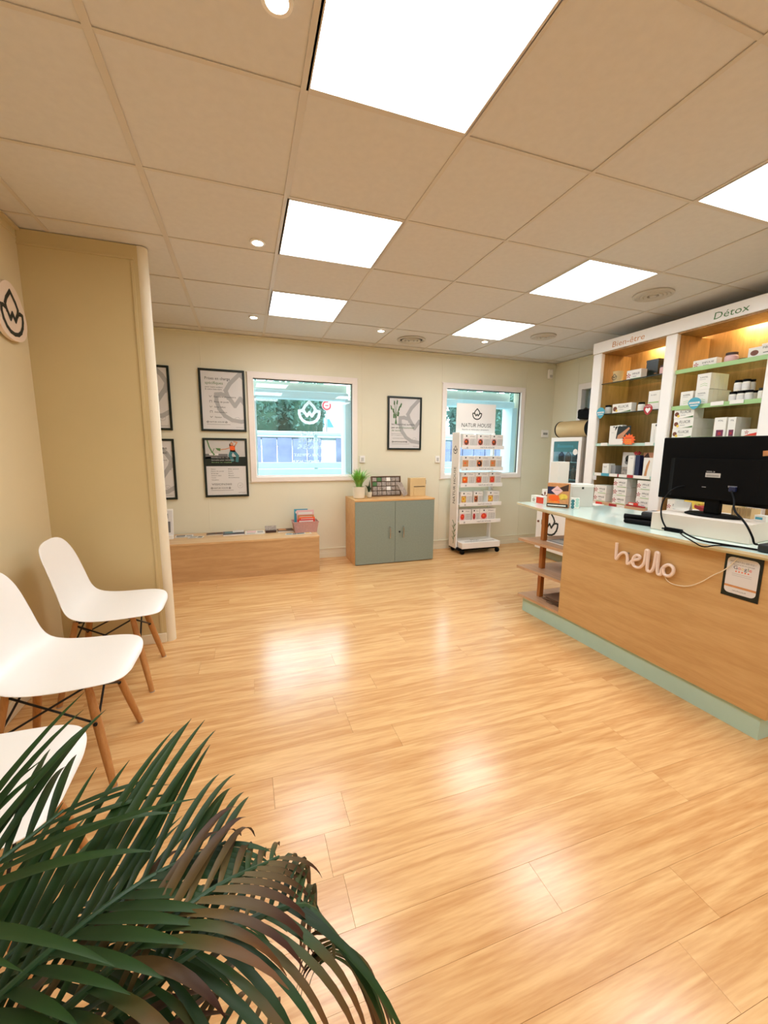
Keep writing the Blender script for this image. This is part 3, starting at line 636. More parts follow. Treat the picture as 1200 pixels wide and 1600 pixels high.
# ---------------------------------------------------------------- chairs
def make_chair():
    e = empty('shell_chair', (0, 0, 0), 'x', 'chair', 'white shell chairs along the left wall')
    prof = [(0.264, 0.408, 0.060), (0.263, 0.412, 0.105), (0.258, 0.420, 0.148), (0.246, 0.430, 0.180), (0.225, 0.437, 0.203), (0.19, 0.441, 0.218), (0.13, 0.440, 0.228), (0.05, 0.433, 0.232), (-0.03, 0.427, 0.231),
            (-0.095, 0.433, 0.226), (-0.140, 0.456, 0.219), (-0.168, 0.50, 0.210), (-0.186, 0.56, 0.203), (-0.200, 0.63, 0.197), (-0.213, 0.70, 0.190), (-0.225, 0.750, 0.177), (-0.233, 0.785, 0.155), (-0.238, 0.806, 0.122), (-0.241, 0.817, 0.075), (-0.242, 0.820, 0.03)]
    LF = [0.0, 0.0, -0.002, -0.004, -0.006, -0.006, -0.004, 0.002, 0.012, 0.022, 0.028, 0.030, 0.028, 0.024, 0.018, 0.012, 0.006, 0.002, 0.0, 0.0]
    n = 16; b = MB(); b.mi('white'); g = []
    for i, (x, z, w) in enumerate(prof):
        row = []
        lift = LF[i]
        back = min(1, max(0, (i-8)/4))
        for j in range(n+1):
            t = -1+2*j/n; c = abs(t)**2.6
            row.append(b.bm.verts.new((x+lift*c*back*1.1, w*t, z+lift*c*(1-back*0.7))))
        g.append(row)
    for i in range(len(g)-1):
        for j in range(n): b.bm.faces.new((g[i][j], g[i][j+1], g[i+1][j+1], g[i+1][j]))
    o = b.build('seat_shell', e, sharp=60, smooth=True)
    md = o.modifiers.new('thick', 'SOLIDIFY'); md.thickness = 0.007; md.offset = 0
    md = o.modifiers.new('sub', 'SUBSURF'); md.levels = 2; md.render_levels = 2
    tops = {}
    for sx, sy in ((1, 1), (1, -1), (-1, 1), (-1, -1)):
        top = Vector((0.125*sx, 0.115*sy, 0.405)); ft = Vector((0.205*sx, 0.196*sy, 0.0))
        b = MB(); d = ft-top
        b.tube([top, top+d*0.35, top+d*0.7, top+d*0.97, ft], [0.0125, 0.0165, 0.0155, 0.0125, 0.012], 'legwood', 14); lg = b.build('leg', e)
        p = top+d*0.38
        b = MB(); b.lathe([(0.001, -0.021), (0.007, -0.021), (0.007, 0.021), (0.001, 0.021)], 'blackm', tuple(p), 10, 'Y'); b.build('bolt', lg)
        b = MB(); b.tube([ft+Vector((0, 0, 0.004)), ft+Vector((0, 0, 0.0))], 0.013, 'grey', 12); b.build('foot_pad', lg)
        tops[(sx, sy)] = (top, d)
    b = MB()
    def at(k, t): return tops[k][0] + tops[k][1]*t
    ks = [(1, 1), (1, -1), (-1, -1), (-1, 1)]
    for q in range(4):
        A, B = ks[q], ks[(q+1) % 4]
        b.tube([at(A, 0.04), at(B, 0.40)], 0.0042, 'blackm', 8); b.tube([at(B, 0.04), at(A, 0.40)], 0.0042, 'blackm', 8)
    for sx in (1, -1): b.tube([at((sx, 1), 0.03), at((sx, -1), 0.03)], 0.007, 'blackm', 8)
    b.tube([(0.13, 0, 0.40), (-0.13, 0, 0.40)], 0.006, 'blackm', 8)
    b.build('wire_braces', e)
    b = MB()
    for sx, sy in ((1, 1), (1, -1), (-1, 1), (-1, -1)): b.lathe([(0.001, 0.395), (0.018, 0.395), (0.018, 0.432), (0.001, 0.432)], 'blackm', (0.11*sx, 0.10*sy, 0), 12)
    b.build('seat_mounts', e)
    return e
c0 = make_chair(); spots_c = [(-0.965, 0.950, 'white moulded shell chair beside the partition, farthest of the three', 0.02), (-0.965, 0.311, 'white moulded shell chair in the middle of the row of three', -0.02),
                              (-0.975, -0.345, 'white moulded shell chair half hidden behind the palm leaves', 0.03)]
for i, (x, y, lb, a) in enumerate(spots_c):
    c = c0 if i == 0 else copy_tree(c0)
    c.location = (x, y, 0); c.rotation_euler.z = a; c['label'] = lb

# ---------------------------------------------------------------- low bench by the back wall and what lies on it
e = empty('low_bench', (0, 2.645, 0), 'long low beech display bench against the back wall', 'bench')
b = MB(); b.box(XL+0.015, 0.472, 0.004, 0.018, 0.0, 0.362, 'beechx', 0.001); b.build('front_panel', e)
b = MB(); b.box(0.455, 0.472, 0.018, 0.495, 0.0, 0.362, 'beechx', 0.001); b.build('side_panel', e)
b = MB(); b.box(XL+0.015, 0.476, 0.0, 0.497, 0.362, 0.382, 'beecht', 0.0015); b.build('top_board', e)
b = MB(); b.box(XL+0.015, 0.455, 0.018, 0.495, 0.0, 0.02, 'beechx'); b.build('bottom_board', e)
BZ = 0.383
def sheaf(name, x, y, w, d, h, rot, m, label, cat, cover=None, art=None, z=BZ, group=None):
    e = empty(name, (x, y, z), label, cat, group, rot)
    b = MB(); b.box(-w/2, w/2, -d/2, d/2, 0, h*0.85, 'whitem', 0.0008); b.build('pages', e)
    b = MB(); b.box(-w/2-0.001, w/2+0.001, -d/2-0.001, d/2+0.001, h*0.85, h, m, 0.0005)
    if art:
        a = Art(b, (-w/2, -d/2, h), (1, 0, 0), (0, 1, 0), lift=0.0008); art(a, w, d)
    b.build('cover', e); return e
def la(m1, m2):
    def f(a, w, d):
        a.rect(w*0.08, w*0.55, d*0.35, d*0.9, m1); a.rect(w*0.62, w*0.92, d*0.2, d*0.8, m2); a.rect(w*0.08, w*0.5, d*0.1, d*0.2, 'inkg')
    return f
bg = 'leaflets and magazines on the low bench'
sheaf('leaflet', -0.86, 3.00, 0.17, 0.12, 0.004, 0.1, 'sheet', 'white leaflet lying flat, leftmost on the bench', 'leaflet', art=la('inkg', 'lotus'), group=bg)
sheaf('leaflet', -0.74, 2.92, 0.14, 0.09, 0.004, -0.15, 'carton', 'small pale leaflet in front of the other leaflets on the bench', 'leaflet', art=la('lotus', 'inkg'), group=bg)
sheaf('leaflet', -0.57, 3.02, 0.16, 0.10, 0.010, 0.06, 'kraft', 'dark folded leaflet on the bench right of the white leaflets', 'leaflet', group=bg, art=la('ink', 'hair'))
sheaf('magazine', -0.38, 2.98, 0.21, 0.16, 0.016, 0.04, 'navy', 'dark blue magazine lying under a white booklet on the bench', 'magazine', group=bg, art=la('teal', 'ink'))
sheaf('booklet', -0.335, 3.02, 0.11, 0.08, 0.008, 0.0, 'sheet', 'small white booklet on top of the dark blue magazine', 'booklet', z=BZ+0.0165, group=bg)
sheaf('magazine', -0.165, 2.98, 0.20, 0.17, 0.010, -0.02, 'carton', 'white open magazine in the middle of the bench', 'magazine', group=bg, art=la('pink', 'lotus'))
e = empty('card_holder', (0.0, 2.99, BZ), 'dark card holder with tilted cards on the bench', 'card holder')
b = MB(); b.box(-0.055, 0.055, -0.045, 0.045, 0, 0.022, 'hair', 0.003); b.build('tray', e)
b = MB(); b.box(-0.06, 0.06, -0.004, 0.004, 0.015, 0.085, 'stone', 0.001, rot=((0, 0, 0.02), 'X', -1.0)); b.box(-0.055, 0.055, 0.016, 0.022, 0.02, 0.095, 'lgrey', 0.001, rot=((0, 0, 0.02), 'X', -0.9)); b.build('cards', e)
sheaf('magazine', 0.155, 3.00, 0.17, 0.15, 0.014, 0.03, 'kraft', 'brown covered magazine left of the pink basket', 'magazine', group=bg, art=la('tan', 'hair'))
sheaf('leaflet', 0.33, 2.80, 0.16, 0.07, 0.004, 0.05, 'carton', 'pale leaflet on the bench in front of the pink basket', 'leaflet', group=bg, art=la('teal', 'yellow'))
sheaf('leaflet', 0.20, 2.80, 0.12, 0.07, 0.004, -0.1, 'sheet', 'white leaflet at the front edge of the bench', 'leaflet', group=bg, art=la('blue', 'inkg'))
e = empty('leaflet_stand', (-1.02, 2.92, BZ), 'white leaflet stand at the left end of the bench beside the partition post', 'leaflet stand')
b = MB(); b.box(-0.075, 0.075, 0, 0.006, 0.0, 0.30, 'white', 0.002, rot=((0, 0, 0), 'X', -0.22)); b.build('back_plate', e)
b = MB(); b.box(-0.075, 0.075, -0.03, 0.0, 0.0, 0.04, 'white', 0.003); b.build('lip', e)
b = MB(); b.box(-0.070, 0.070, -0.006, -0.001, 0.015, 0.285, 'sheet', 0.001, rot=((0, 0, 0), 'X', -0.22))
a = Art(b, (-0.07, -0.0065, 0.015), (1, 0, 0), (0, math.sin(0.22), math.cos(0.22)), lift=0.001); a.rect(0.01, 0.12, 0.05, 0.16, 'inkg'); a.rect(0.02, 0.10, 0.19, 0.24, 'ink'); b.build('leaflet', e)
# pink basket with books
e = empty('wicker_basket', (0.365, 2.93, BZ), 'pink wicker basket holding booklets at the right end of the bench', 'basket')
b = MB(); w0, w1, d0, d1, h = 0.115, 0.135, 0.075, 0.09, 0.115
for i in range(7):
    t0, t1 = i/7, (i+1)/7; z0, z1 = h*t0, h*t1-0.001; wa = w0+(w1-w0)*t0; da = d0+(d1-d0)*t0
    for a0, a1, c0_, c1_ in ((-wa, wa, -da-0.004, -da), (-wa, wa, da, da+0.004), (-wa-0.004, -wa, -da, da), (wa, wa+0.004, -da, da)): b.box(a0, a1, c0_, c1_, z0, z1, 'wicker', 0.002)
b.box(-w0, w0, -d0, d0, 0, 0.005, 'wicker'); b.build('woven_body', e)
b = MB(); b.tube([(-w1-0.003, -d1-0.003, h), (w1+0.003, -d1-0.003, h), (w1+0.003, d1+0.003, h), (-w1-0.003, d1+0.003, h), (-w1-0.003, -d1-0.003, h)], 0.005, 'wicker', 6); b.build('rim', e)
bk = 'booklets standing in the pink basket'
for x, y, w, h, m, lb in ((0.330, 2.985, 0.15, 0.235, 'blue', 'blue booklet at the back left of the pink basket'), (0.375, 2.965, 0.19, 0.225, 'pink', 'pink booklet at the back of the basket'),
                          (0.375, 2.93, 0.18, 0.175, 'tan', 'cream and blue booklet in the middle of the basket'), (0.385, 2.905, 0.17, 0.155, 'orange', 'orange booklet in front in the basket'), (0.372, 2.885, 0.19, 0.135, 'red', 'red booklet foremost in the basket')):
    e = empty('booklet', (x, y, BZ+0.006), lb, 'booklet', bk)
    b = MB(); b.box(-w/2, w/2, 0.001, 0.007, 0, h-0.002, 'whitem'); b.build('pages', e)
    b = MB(); b.box(-w/2, w/2, 0, 0.001, 0, h, m); b.box(-w/2, w/2, 0.007, 0.008, 0, h, m)
    a = back_art(b, -w/2, 0, 0); a.rect(w*0.1, w*0.9, h*0.80, h*0.9, 'whitem'); a.rect(w*0.15, w*0.6, h*0.70, h*0.75, 'navy'); b.build('cover', e)

# ---------------------------------------------------------------- sage cabinet and objects on it
CX0, CX1, CY0, CZ = 0.875, 1.832, 2.700, 0.736
e = empty('storage_cabinet', (CX0, CY0, 0), 'low beech cabinet with two grey-green doors between the windows', 'cabinet'); w = CX1-CX0; d = 0.435
b = MB()
b.box(0, 0.018, 0.018, d, 0.0, CZ-0.018, 'orange_wood', 0.001); b.box(w-0.018, w, 0.018, d, 0.0, CZ-0.018, 'orange_wood', 0.001); b.box(0.018, w-0.018, d-0.01, d, 0.02, CZ-0.018, 'orange_wood'); b.box(0.018, w-0.018, 0.02, d-0.01, 0.02, 0.038, 'orange_wood')
b.build('body', e)
b = MB(); b.box(-0.001, w+0.001, 0.0, d, CZ-0.018, CZ, 'orange_wood', 0.0015); b.build('top_board', e)
mid = 1.345-CX0
for a0, a1, hx in ((0.004, mid-0.0015, 1.279-CX0), (mid+0.0015, w-0.004, 1.441-CX0)):
    b = MB(); b.box(a0, a1, 0.0, 0.017, 0.008, CZ-0.021, 'door', 0.0015); dr = b.build('door', e)
    b = MB(); b.tube([(hx, 0.0, 0.425), (hx, -0.022, 0.42), (hx, -0.028, 0.36), (hx, -0.022, 0.30), (hx, 0.0, 0.295)], 0.006, 'chrome', 10); b.build('handle', dr)
    if hx > mid:
        b = MB(); b.lathe([(0.001, -0.006), (0.010, -0.006), (0.011, 0.0), (0.001, 0.0)], 'blackm', (1.398-CX0, 0, 0.362), 16, 'Y'); b.build('lock', dr)
def grass_plant(name, loc, pot_prof, n, L, label, leafm='leafl', spread=0.5, seed=1):
    rnd = random.Random(seed); e = empty(name, loc, label, 'plant')
    b = MB(); b.lathe(pot_prof, 'pot' if pot_prof[0][0] > 0.02 else 'lgrey', n=28); b.build('pot', e)
    rt, ht = pot_prof[3]
    b = MB(); b.lathe([(0.001, ht-0.012), (rt-0.006, ht-0.012)], 'soil', n=20); b.build('soil', e)
    for q in range(n):
        th = rnd.uniform(0, 2*math.pi); ln = L*rnd.uniform(0.6, 1.1); lean = rnd.uniform(0.08, spread); r0 = rnd.uniform(0, rt*0.5)
        b = MB(); b.mi(leafm); d = Vector((math.cos(th), math.sin(th), 0)); s2 = Vector((-d.y, d.x, 0)); pr_ = None
        for i in range(7):
            t = i/6; p = d*(r0+ln*lean*t*t*1.3) + Vector((0, 0, ht-0.01+ln*(t-0.55*lean*t*t*t))); w_ = 0.0085*math.sin(math.pi*min(0.97, 0.15+t*0.85))
            a_, c_ = b.bm.verts.new(p-s2*w_), b.bm.verts.new(p+s2*w_)
            if pr_: b.bm.faces.new((pr_[0], pr_[1], c_, a_))
            pr_ = (a_, c_)
        b.build('leaf', e)
grass_plant('potted_plant', (0.965, 2.865, CZ+0.001), [(0.050, 0.0), (0.062, 0.01), (0.070, 0.12), (0.069, 0.135), (0.062, 0.135), (0.060, 0.11), (0.001, 0.11)], 120, 0.235, 'bushy green spider-leaved plant in a cream pot on the cabinet', spread=0.85, seed=3)
grass_plant('small_potted_plant', (1.105, 2.93, CZ+0.001), [(0.021, 0.0), (0.028, 0.005), (0.034, 0.055), (0.034, 0.065), (0.030, 0.065), (0.028, 0.05), (0.001, 0.05)], 7, 0.15, 'tiny plant in a pale grey pot right of the bushy plant', 'stem', 0.7, seed=5)
# framed grid of sachets leaning
e = empty('display_tray', (1.345, 3.02, CZ+0.001), 'upright display tray with a grid of grey sachets on the cabinet', 'display tray', rotz=0.03)
tilt = -0.15
def tv(vs_fn): pass
b = MB(); W_, H_ = 0.37, 0.235
for a0, a1, c0_, c1_ in ((-W_/2, W_/2, 0, 0.008), (-W_/2, W_/2, H_-0.008, H_), (-W_/2, -W_/2+0.008, 0.008, H_-0.008), (W_/2-0.008, W_/2, 0.008, H_-0.008)):
    b.box(a0, a1, -0.03, 0.006, c0_, c1_, 'kraft', 0.001, rot=((0, 0, 0), 'X', tilt))
b.box(-W_/2, W_/2, 0.0, 0.006, 0, H_, 'kraft', rot=((0, 0, 0), 'X', tilt)); b.build('tray', e)
for i in range(6):
    for j in range(4):
        b = MB(); x = -W_/2+0.012+i*0.058; z = 0.012+j*0.054
        b.box(x, x+0.052, -0.022-0.003*(j % 2), -0.001, z, z+0.046, 'whitem' if (i, j) in ((3, 3), (3, 1)) else ('inkgreen' if (i, j) in ((0, 2), (1, 3)) else 'stone'), 0.004, rot=((0, 0, 0), 'X', tilt)); b.build('sachet', e)
b = MB(); b.box(-0.03, 0.03, -0.012, 0.0, 0, 0.17, 'stone', 0.004); o = b.build('sachet_strip', None, (1.50, 2.90, CZ+0.014)); o.rotation_euler = (-0.25, -0.45, 0); o.location.x = 1.545
tag(o, 'loose strip of grey sachets leaning against the display tray', 'sachet')
e = empty('wooden_box', (1.71, 2.955, CZ+0.001), 'pale wooden box with a slotted front at the right of the cabinet top', 'box')
b = MB(); b.box(-0.10, 0.10, -0.04, 0.05, 0, 0.215, 'maple', 0.002); b.build('body', e)
b = MB(); b.box(-0.055, 0.095, -0.046, -0.041, 0.0, 0.105, 'maple', 0.001); b.build('front_flap', e)
b = MB(); b.box(-0.055, 0.085, -0.044, -0.0402, 0.112, 0.118, 'hair'); b.build('slot', e)
b = MB(); b.box(0.10, 0.108, -0.03, -0.01, 0.14, 0.19, 'hair', 0.002); b.build('clasp', e)

# ---------------------------------------------------------------- wheeled display stand
SX0, SX1 = 2.245, 2.83
e = empty('display_stand', (SX0, 2.75, 0), 'tall white wheeled display stand with a lotus header before the right window', 'display stand'); w = SX1-SX0
b = MB(); b.box(0.01, w-0.03, 0.02, 0.31, 0.075, 0.150, 'white', 0.004); base = b.build('base', e)
b = MB(); a = Art(b, (0.08, 0.04, 0.150), (1, 0, 0), (0, 1, 0), lift=0.001); a.text('Mon', 0.12, 0.09, 0.05, 'ink', 0.12); a.text('complément nutritionnel', 0.0, 0.02, 0.05, 'ink', 0.42); b.build('lettering', base, recalc=False)
b = MB(); b.box(-0.015, w-0.05, 0.06, 0.32, 0.045, 0.075, 'black', 0.004); b.build('underframe', e)
for x, y in ((0.03, 0.05), (w-0.05, 0.05), (0.03, 0.29), (w-0.05, 0.29)):
    b = MB(); b.lathe([(0.001, -0.018), (0.026, -0.018), (0.030, -0.010), (0.030, 0.010), (0.026, 0.018), (0.001, 0.018)], 'black', (x, y, 0.030), 18, 'X'); b.box(x-0.012, x+0.012, y-0.012, y+0.012, 0.04, 0.06, 'black'); b.build('caster', e)
b = MB(); b.box(-0.022, 0.0, 0.13, 0.31, 0.06, 1.50, 'white', 0.003); sp = b.build('side_panel', e)
b = MB(); a = Art(b, (-0.022, 0.28, 0.0), (0, -1, 0), (0, 0, 1), lift=0.001); a.n = Vector((-1, 0, 0))
a.lotus(0.065, 1.29, 0.045, 'ink', 0.2)
a2 = Art(b, (-0.022, 0.185, 0.62), (0, 0, 1), (0, 1, 0), lift=0.001); a2.n = Vector((-1, 0, 0)); a2.text('NATUR HOUSE', 0, -0.0, 0.06, 'ink', 0.46)
a.stroke([(0.09, 0.12), (0.10, 0.25), (0.09, 0.36)], 0.012, 'inkgreen')
for q in range(7): a.stroke([(0.095, 0.16+q*0.035), (0.095+(0.04 if q % 2 else -0.04), 0.20+q*0.035)], 0.012, 'inkgreen')
b.build('lettering', sp, recalc=False)
b = MB(); b.box(w-0.055, w-0.03, 0.24, 0.30, 0.15, 1.50, 'white', 0.003); b.build('upright', e)
b = MB(); b.box(-0.0, w-0.03, 0.255, 0.27, 1.485, 1.855, 'white', 0.003); hd = b.build('header_board', e)
b = MB(); a = back_art(b, 0, 0.255, 1.485); a.lotus(0.285, 0.245, 0.062, 'ink', 0.2); a.text('NATUR HOUSE', 0.065, 0.085, 0.050, 'ink', 0.43, 0.1); a.text('Experts en rééducation alimentaire', 0.08, 0.048, 0.016, 'ink', 0.38); b.build('lettering', hd, recalc=False)
dish = [('brown', 'brown', 'brown'), ('tan', 'hair', 'tan'), ('orange', 'red', 'red'), ('yellow', 'brown', 'yellow'), ('red', 'dred', 'red')]
tiers = ['top shelf', 'second shelf', 'middle shelf', 'fourth shelf', 'lowest shelf']
for t, z in enumerate((1.325, 1.065, 0.865, 0.625, 0.405)):
    b = MB(); b.box(0.0, w+0.01, 0.10, 0.25, z-0.008, z, 'white', 0.001); b.box(0.0, w+0.01, 0.092, 0.10, z-0.028, z+0.018, 'white', 0.002)
    a = back_art(b, 0.05, 0.092, z-0.022, lift=0.001); a.lotus(0.02, 0.014, 0.009, 'ink', 0.25); a.text('NATUR HOUSE', 0.20, 0.008, 0.018, 'inkg', 0.20)
    b.build('shelf', e)
    xs = [0.02, 0.215, 0.41] if t < 3 else [0.02, 0.20, 0.40] if t == 3 else [0.01, 0.19, 0.30]
    for q, x in enumerate(xs):
        pw = (0.185, 0.185, 0.175)[q] if t < 3 else ((0.16, 0.13, 0.17)[q] if t == 3 else (0.16, 0.105, 0.23)[q])
        pe = empty('food_packet', (SX0+x, 2.75+0.112, z+0.001), 'white food packet with a dish picture, %s on the %s of the display stand' % (('left', 'middle', 'right')[q], tiers[t]), 'packet', 'food packets on the display stand')
        b = MB(); ph = 0.15; b.box(0, pw, 0, 0.10, 0, ph, 'whitem', 0.001); b.build('carton', pe)
        b = MB(); a = back_art(b, 0, 0, 0); mm_ = dish[t][q]
        a.rect(0.006, pw*0.46, 0.02, ph*0.66, 'pink' if t in (0, 4) else 'tan'); a.l = 0.0012; a.disc(pw*0.25, ph*0.38, pw*0.17, mm_, 16, ph*0.24); a.l = 0.0015; a.disc(pw*0.22, ph*0.42, pw*0.07, 'orange' if mm_ != 'orange' else 'yellow', 10)
        a.rect(0.01, pw*0.42, 0.008, 0.016, 'red'); a.disc(pw*0.25, ph*0.86, 0.010, 'ink', 8); a.text('Plat', pw*0.52, ph*0.80, 0.012, 'inkg', pw*0.34)
        for r_ in range(6): a.rect(pw*0.54, pw*0.93, ph*(0.15+0.09*r_), ph*(0.15+0.09*r_)+0.003, 'inkg')
        for r_ in range(3): a.rect(pw*(0.54+0.19*r_), pw*(0.54+0.19*r_)+0.002, ph*0.15, ph*0.62, 'inkg')
        b.build('print', pe, recalc=False)

# ---------------------------------------------------------------- counter
def cx(y): return 1.885 - 0.030*y
TOPF = [(1.912, 1.305), (1.862, 1.0), (1.838, 0.7), (1.818, 0.35), (1.808, 0.0), (1.825, -0.25), (1.855, -0.46), (1.90, -0.66)]
e = empty('reception_counter', (1.9, 0, 0), 'beech reception counter with a mint green top on the right', 'counter')
def wx(pts): return [(x-1.9, y) for x, y in pts]
b = MB(); b.prism(wx([(cx(0.70), 0.70), (cx(-0.53), -0.53), (cx(-0.53)+0.02, -0.53), (cx(0.70)+0.02, 0.70)]), 0.118, 0.832, 'beech'); b.build('front_panel', e)
b = MB(); b.box(cx(-0.53)-1.9+0.018, 0.60, -0.53, -0.512, 0.118, 0.832, 'postwood', 0.001); b.build('side_panel', e)
b = MB(); b.box(cx(0.7)-1.9+0.021, 0.60, 0.682, 0.70, 0.14, 0.832, 'beech', 0.001); b.build('side_panel', e)
b = MB(); b.prism(wx([(1.866, 1.095), (1.917, -0.505), (2.48, -0.505), (2.48, 1.095)]), 0.0, 0.118, 'mintk'); b.build('kick_plinth', e)
b = MB(); b.prism(wx([(1.835, 1.125), (cx(0.7)-0.002, 0.70), (2.48, 0.70), (2.48, 1.125)]), 0.119, 0.139, 'pinkwood'); b.build('bottom_shelf', e)
for z in (0.372, 0.598):
    b = MB(); b.prism(wx([(1.82, 1.14), (cx(0.7)+0.004, 0.701), (2.30, 0.701), (2.30, 1.10)]), z-0.02, z, 'pinkwood'); b.build('shelf', e)
for z0, z1 in ((0.14, 0.351), (0.373, 0.577), (0.599, 0.832)):
    b = MB(); b.box(1.935-1.9, 1.97-1.9, 0.985, 1.02, z0, z1, 'postwood', 0.002); b.build('post', e)
b = MB(); b.box(2.26-1.9, 2.29-1.9, 0.985, 1.015, 0.14, 0.352, 'postwood', 0.002); b.build('post', e)
tf = [(x+0.02, y) for x, y in TOPF]; tf[0] = (1.955, 1.25)
b = MB(); b.prism(wx(tf + [(2.49, -0.64), (2.49, 1.25)]), 0.832, 0.846, 'beige'); b.build('sub_top', e)
b = MB(); b.prism(wx(TOPF + [(2.50, -0.66), (2.50, 1.305)]), 0.846, 0.860, 'mint', 'beige'); b.build('glass_top', e)
TZ = 0.861
# hello sign
e = empty('hello_sign', (cx(0.1), 0.1, 0.63), 'unlit tube sign spelling hello on the counter front', 'sign')
hello = [[(0.268, 0.750), (0.266, 0.691), (0.265, 0.640), (0.248, 0.678), (0.222, 0.704), (0.197, 0.701), (0.189, 0.672), (0.190, 0.640), (0.175, 0.645), (0.156, 0.673), (0.120, 0.686), (0.110, 0.700), (0.130, 0.711), (0.152, 0.693), (0.158, 0.658), (0.142, 0.636), (0.112, 0.637), (0.090, 0.662), (0.083, 0.690), (0.083, 0.732), (0.083, 0.750), (0.068, 0.750), (0.067, 0.732), (0.067, 0.690), (0.067, 0.655), (0.064, 0.634), (0.044, 0.634), (0.031, 0.655), (0.027, 0.690), (0.026, 0.734), (0.026, 0.751), (0.011, 0.751), (0.010, 0.734), (0.010, 0.690), (0.009, 0.650), (0.002, 0.632), (-0.014, 0.636), (-0.013, 0.666), (-0.030, 0.692), (-0.052, 0.704), (-0.075, 0.692), (-0.077, 0.664), (-0.058, 0.640), (-0.035, 0.639), (-0.022, 0.654), (-0.022, 0.674)]]
def smooth(p, it=2):
    for _ in range(it):
        q = [p[0]]
        for i in range(len(p)-1):
            a_, c_ = p[i], p[i+1]; q += [tuple(a_[k]*0.75+c_[k]*0.25 for k in range(len(a_))), tuple(a_[k]*0.25+c_[k]*0.75 for k in range(len(a_)))]
        p = q + [p[-1]]
    return p
for st in hello:
    P = smooth(st)
    b = MB(); b.tube([(cx(y)-cx(0.1)-0.020, y-0.1, z-0.63) for y, z in P], 0.0088, 'neon', 10); b.build('tube', e)
b = MB()
for y, z in ((0.20, 0.70), (0.19, 0.655), (0.072, 0.69), (-0.02, 0.65)): b.box(cx(y)-cx(0.1)-0.016, cx(y)-cx(0.1)-0.0005, y-0.1-0.004, y-0.1+0.004, z-0.63-0.004, z-0.63+0.004, 'grey')
b.build('clips', e)
wp_ = smooth([(-0.022, 0.640), (-0.041, 0.607), (-0.087, 0.599), (-0.156, 0.615), (-0.216, 0.663), (-0.249, 0.702), (-0.300, 0.743), (-0.345, 0.815)])
b = MB(); b.tube([(cx(y)-0.009, y, z) for y, z in wp_], 0.0022, 'trimw', 6); tag(b.build('thin_cable'), 'thin pale cable running from the hello sign up the counter front', 'cable')
# review poster on the counter
ye = -0.292
e = empty('review_poster', (cx(-0.365), -0.365, 0.626), 'dark-edged review notice taped to the counter front below the monitor', 'notice', rotz=0.030)
b = MB(); b.box(-0.004, -0.0005, -0.0735, 0.0735, 0, 0.203, 'greenb'); b.build('backing', e)
b = MB(); a = Art(b, (-0.004, 0.0735, 0), (0, -1, 0), (0, 0, 1)); R = 0.02; x0, x1, z0, z1 = 0.011, 0.136, 0.018, 0.188
pts = []
for ccx, ccy, a0 in ((x1-R, z1-R, 0), (x0+R, z1-R, 90), (x0+R, z0+R, 180), (x1-R, z0+R, 270)): pts += [(ccx+R*math.cos(math.radians(a0+t)), ccy+R*math.sin(math.radians(a0+t))) for t in (0, 22, 45, 67, 90)]
a.poly(pts, 'sheet'); a.l = 0.0012; a.text('SATISFAIT DU SERVICE ?', 0.022, 0.165, 0.008, 'inkg', 0.100); a.text('Laissez-nous un avis sur notre page', 0.025, 0.154, 0.005, 'ink', 0.094)
xg = 0.037
for ch, mm_, w_ in (('G', 'navy', 0.017), ('o', 'red', 0.011), ('o', 'yellow', 0.011), ('g', 'navy', 0.011), ('l', 'inkgreen', 0.004), ('e', 'red', 0.011)): a.text(ch, xg, 0.134, 0.017, mm_, w_); xg += w_+0.0015
for k in range(5): a.disc(0.050+k*0.012, 0.124, 0.0035, 'orange', 5)
for k in range(2): a.rect(0.035, 0.112, 0.111-k*0.008, 0.1125-k*0.008, 'lotus')
a.rect(x0, x1, 0.046, 0.056, 'tan'); a.text('naturhouse.fr', 0.045, 0.030, 0.006, 'ink', 0.055); b.build('print', e, recalc=False)
# things in the counter's end shelves
for i, (z, dx, m_) in enumerate(((0.140, 0, 'kraft'), (0.1475, 0.012, 'hair'), (0.155, 0.004, 'kraft'), (0.1625, 0.02, 'hair'), (0.170, 0.008, 'kraft'))):
    e = empty('paper_bag', (2.08+dx, 0.84, z), 'folded brown paper bag, %s of the pile on the lowest counter shelf' % ('bottom', 'second', 'middle', 'fourth', 'top')[i], 'bag', 'folded brown bags on the counter shelf', 0.12*(i % 3)-0.1)
    b = MB(); b.box(-0.15, 0.15, -0.11, 0.11, 0, 0.006, m_, 0.002); b.build('sheet', e)
    b = MB(); b.tube([(-0.148, -0.04, 0.003), (-0.165, -0.03, 0.003), (-0.165, 0.03, 0.003), (-0.148, 0.04, 0.003)], 0.002, 'kraft', 6); b.build('handle', e)
sheaf('magazine', 2.04, 0.845, 0.18, 0.24, 0.010, 0.05, 'grey', 'grey magazine lying on the upper open shelf of the counter', 'magazine', z=0.599, art=la('lgrey', 'inkg'))
sheaf('magazine', 2.20, 0.80, 0.14, 0.16, 0.008, 0.3, 'ink', 'dark booklet on the middle open shelf of the counter', 'booklet', z=0.373)
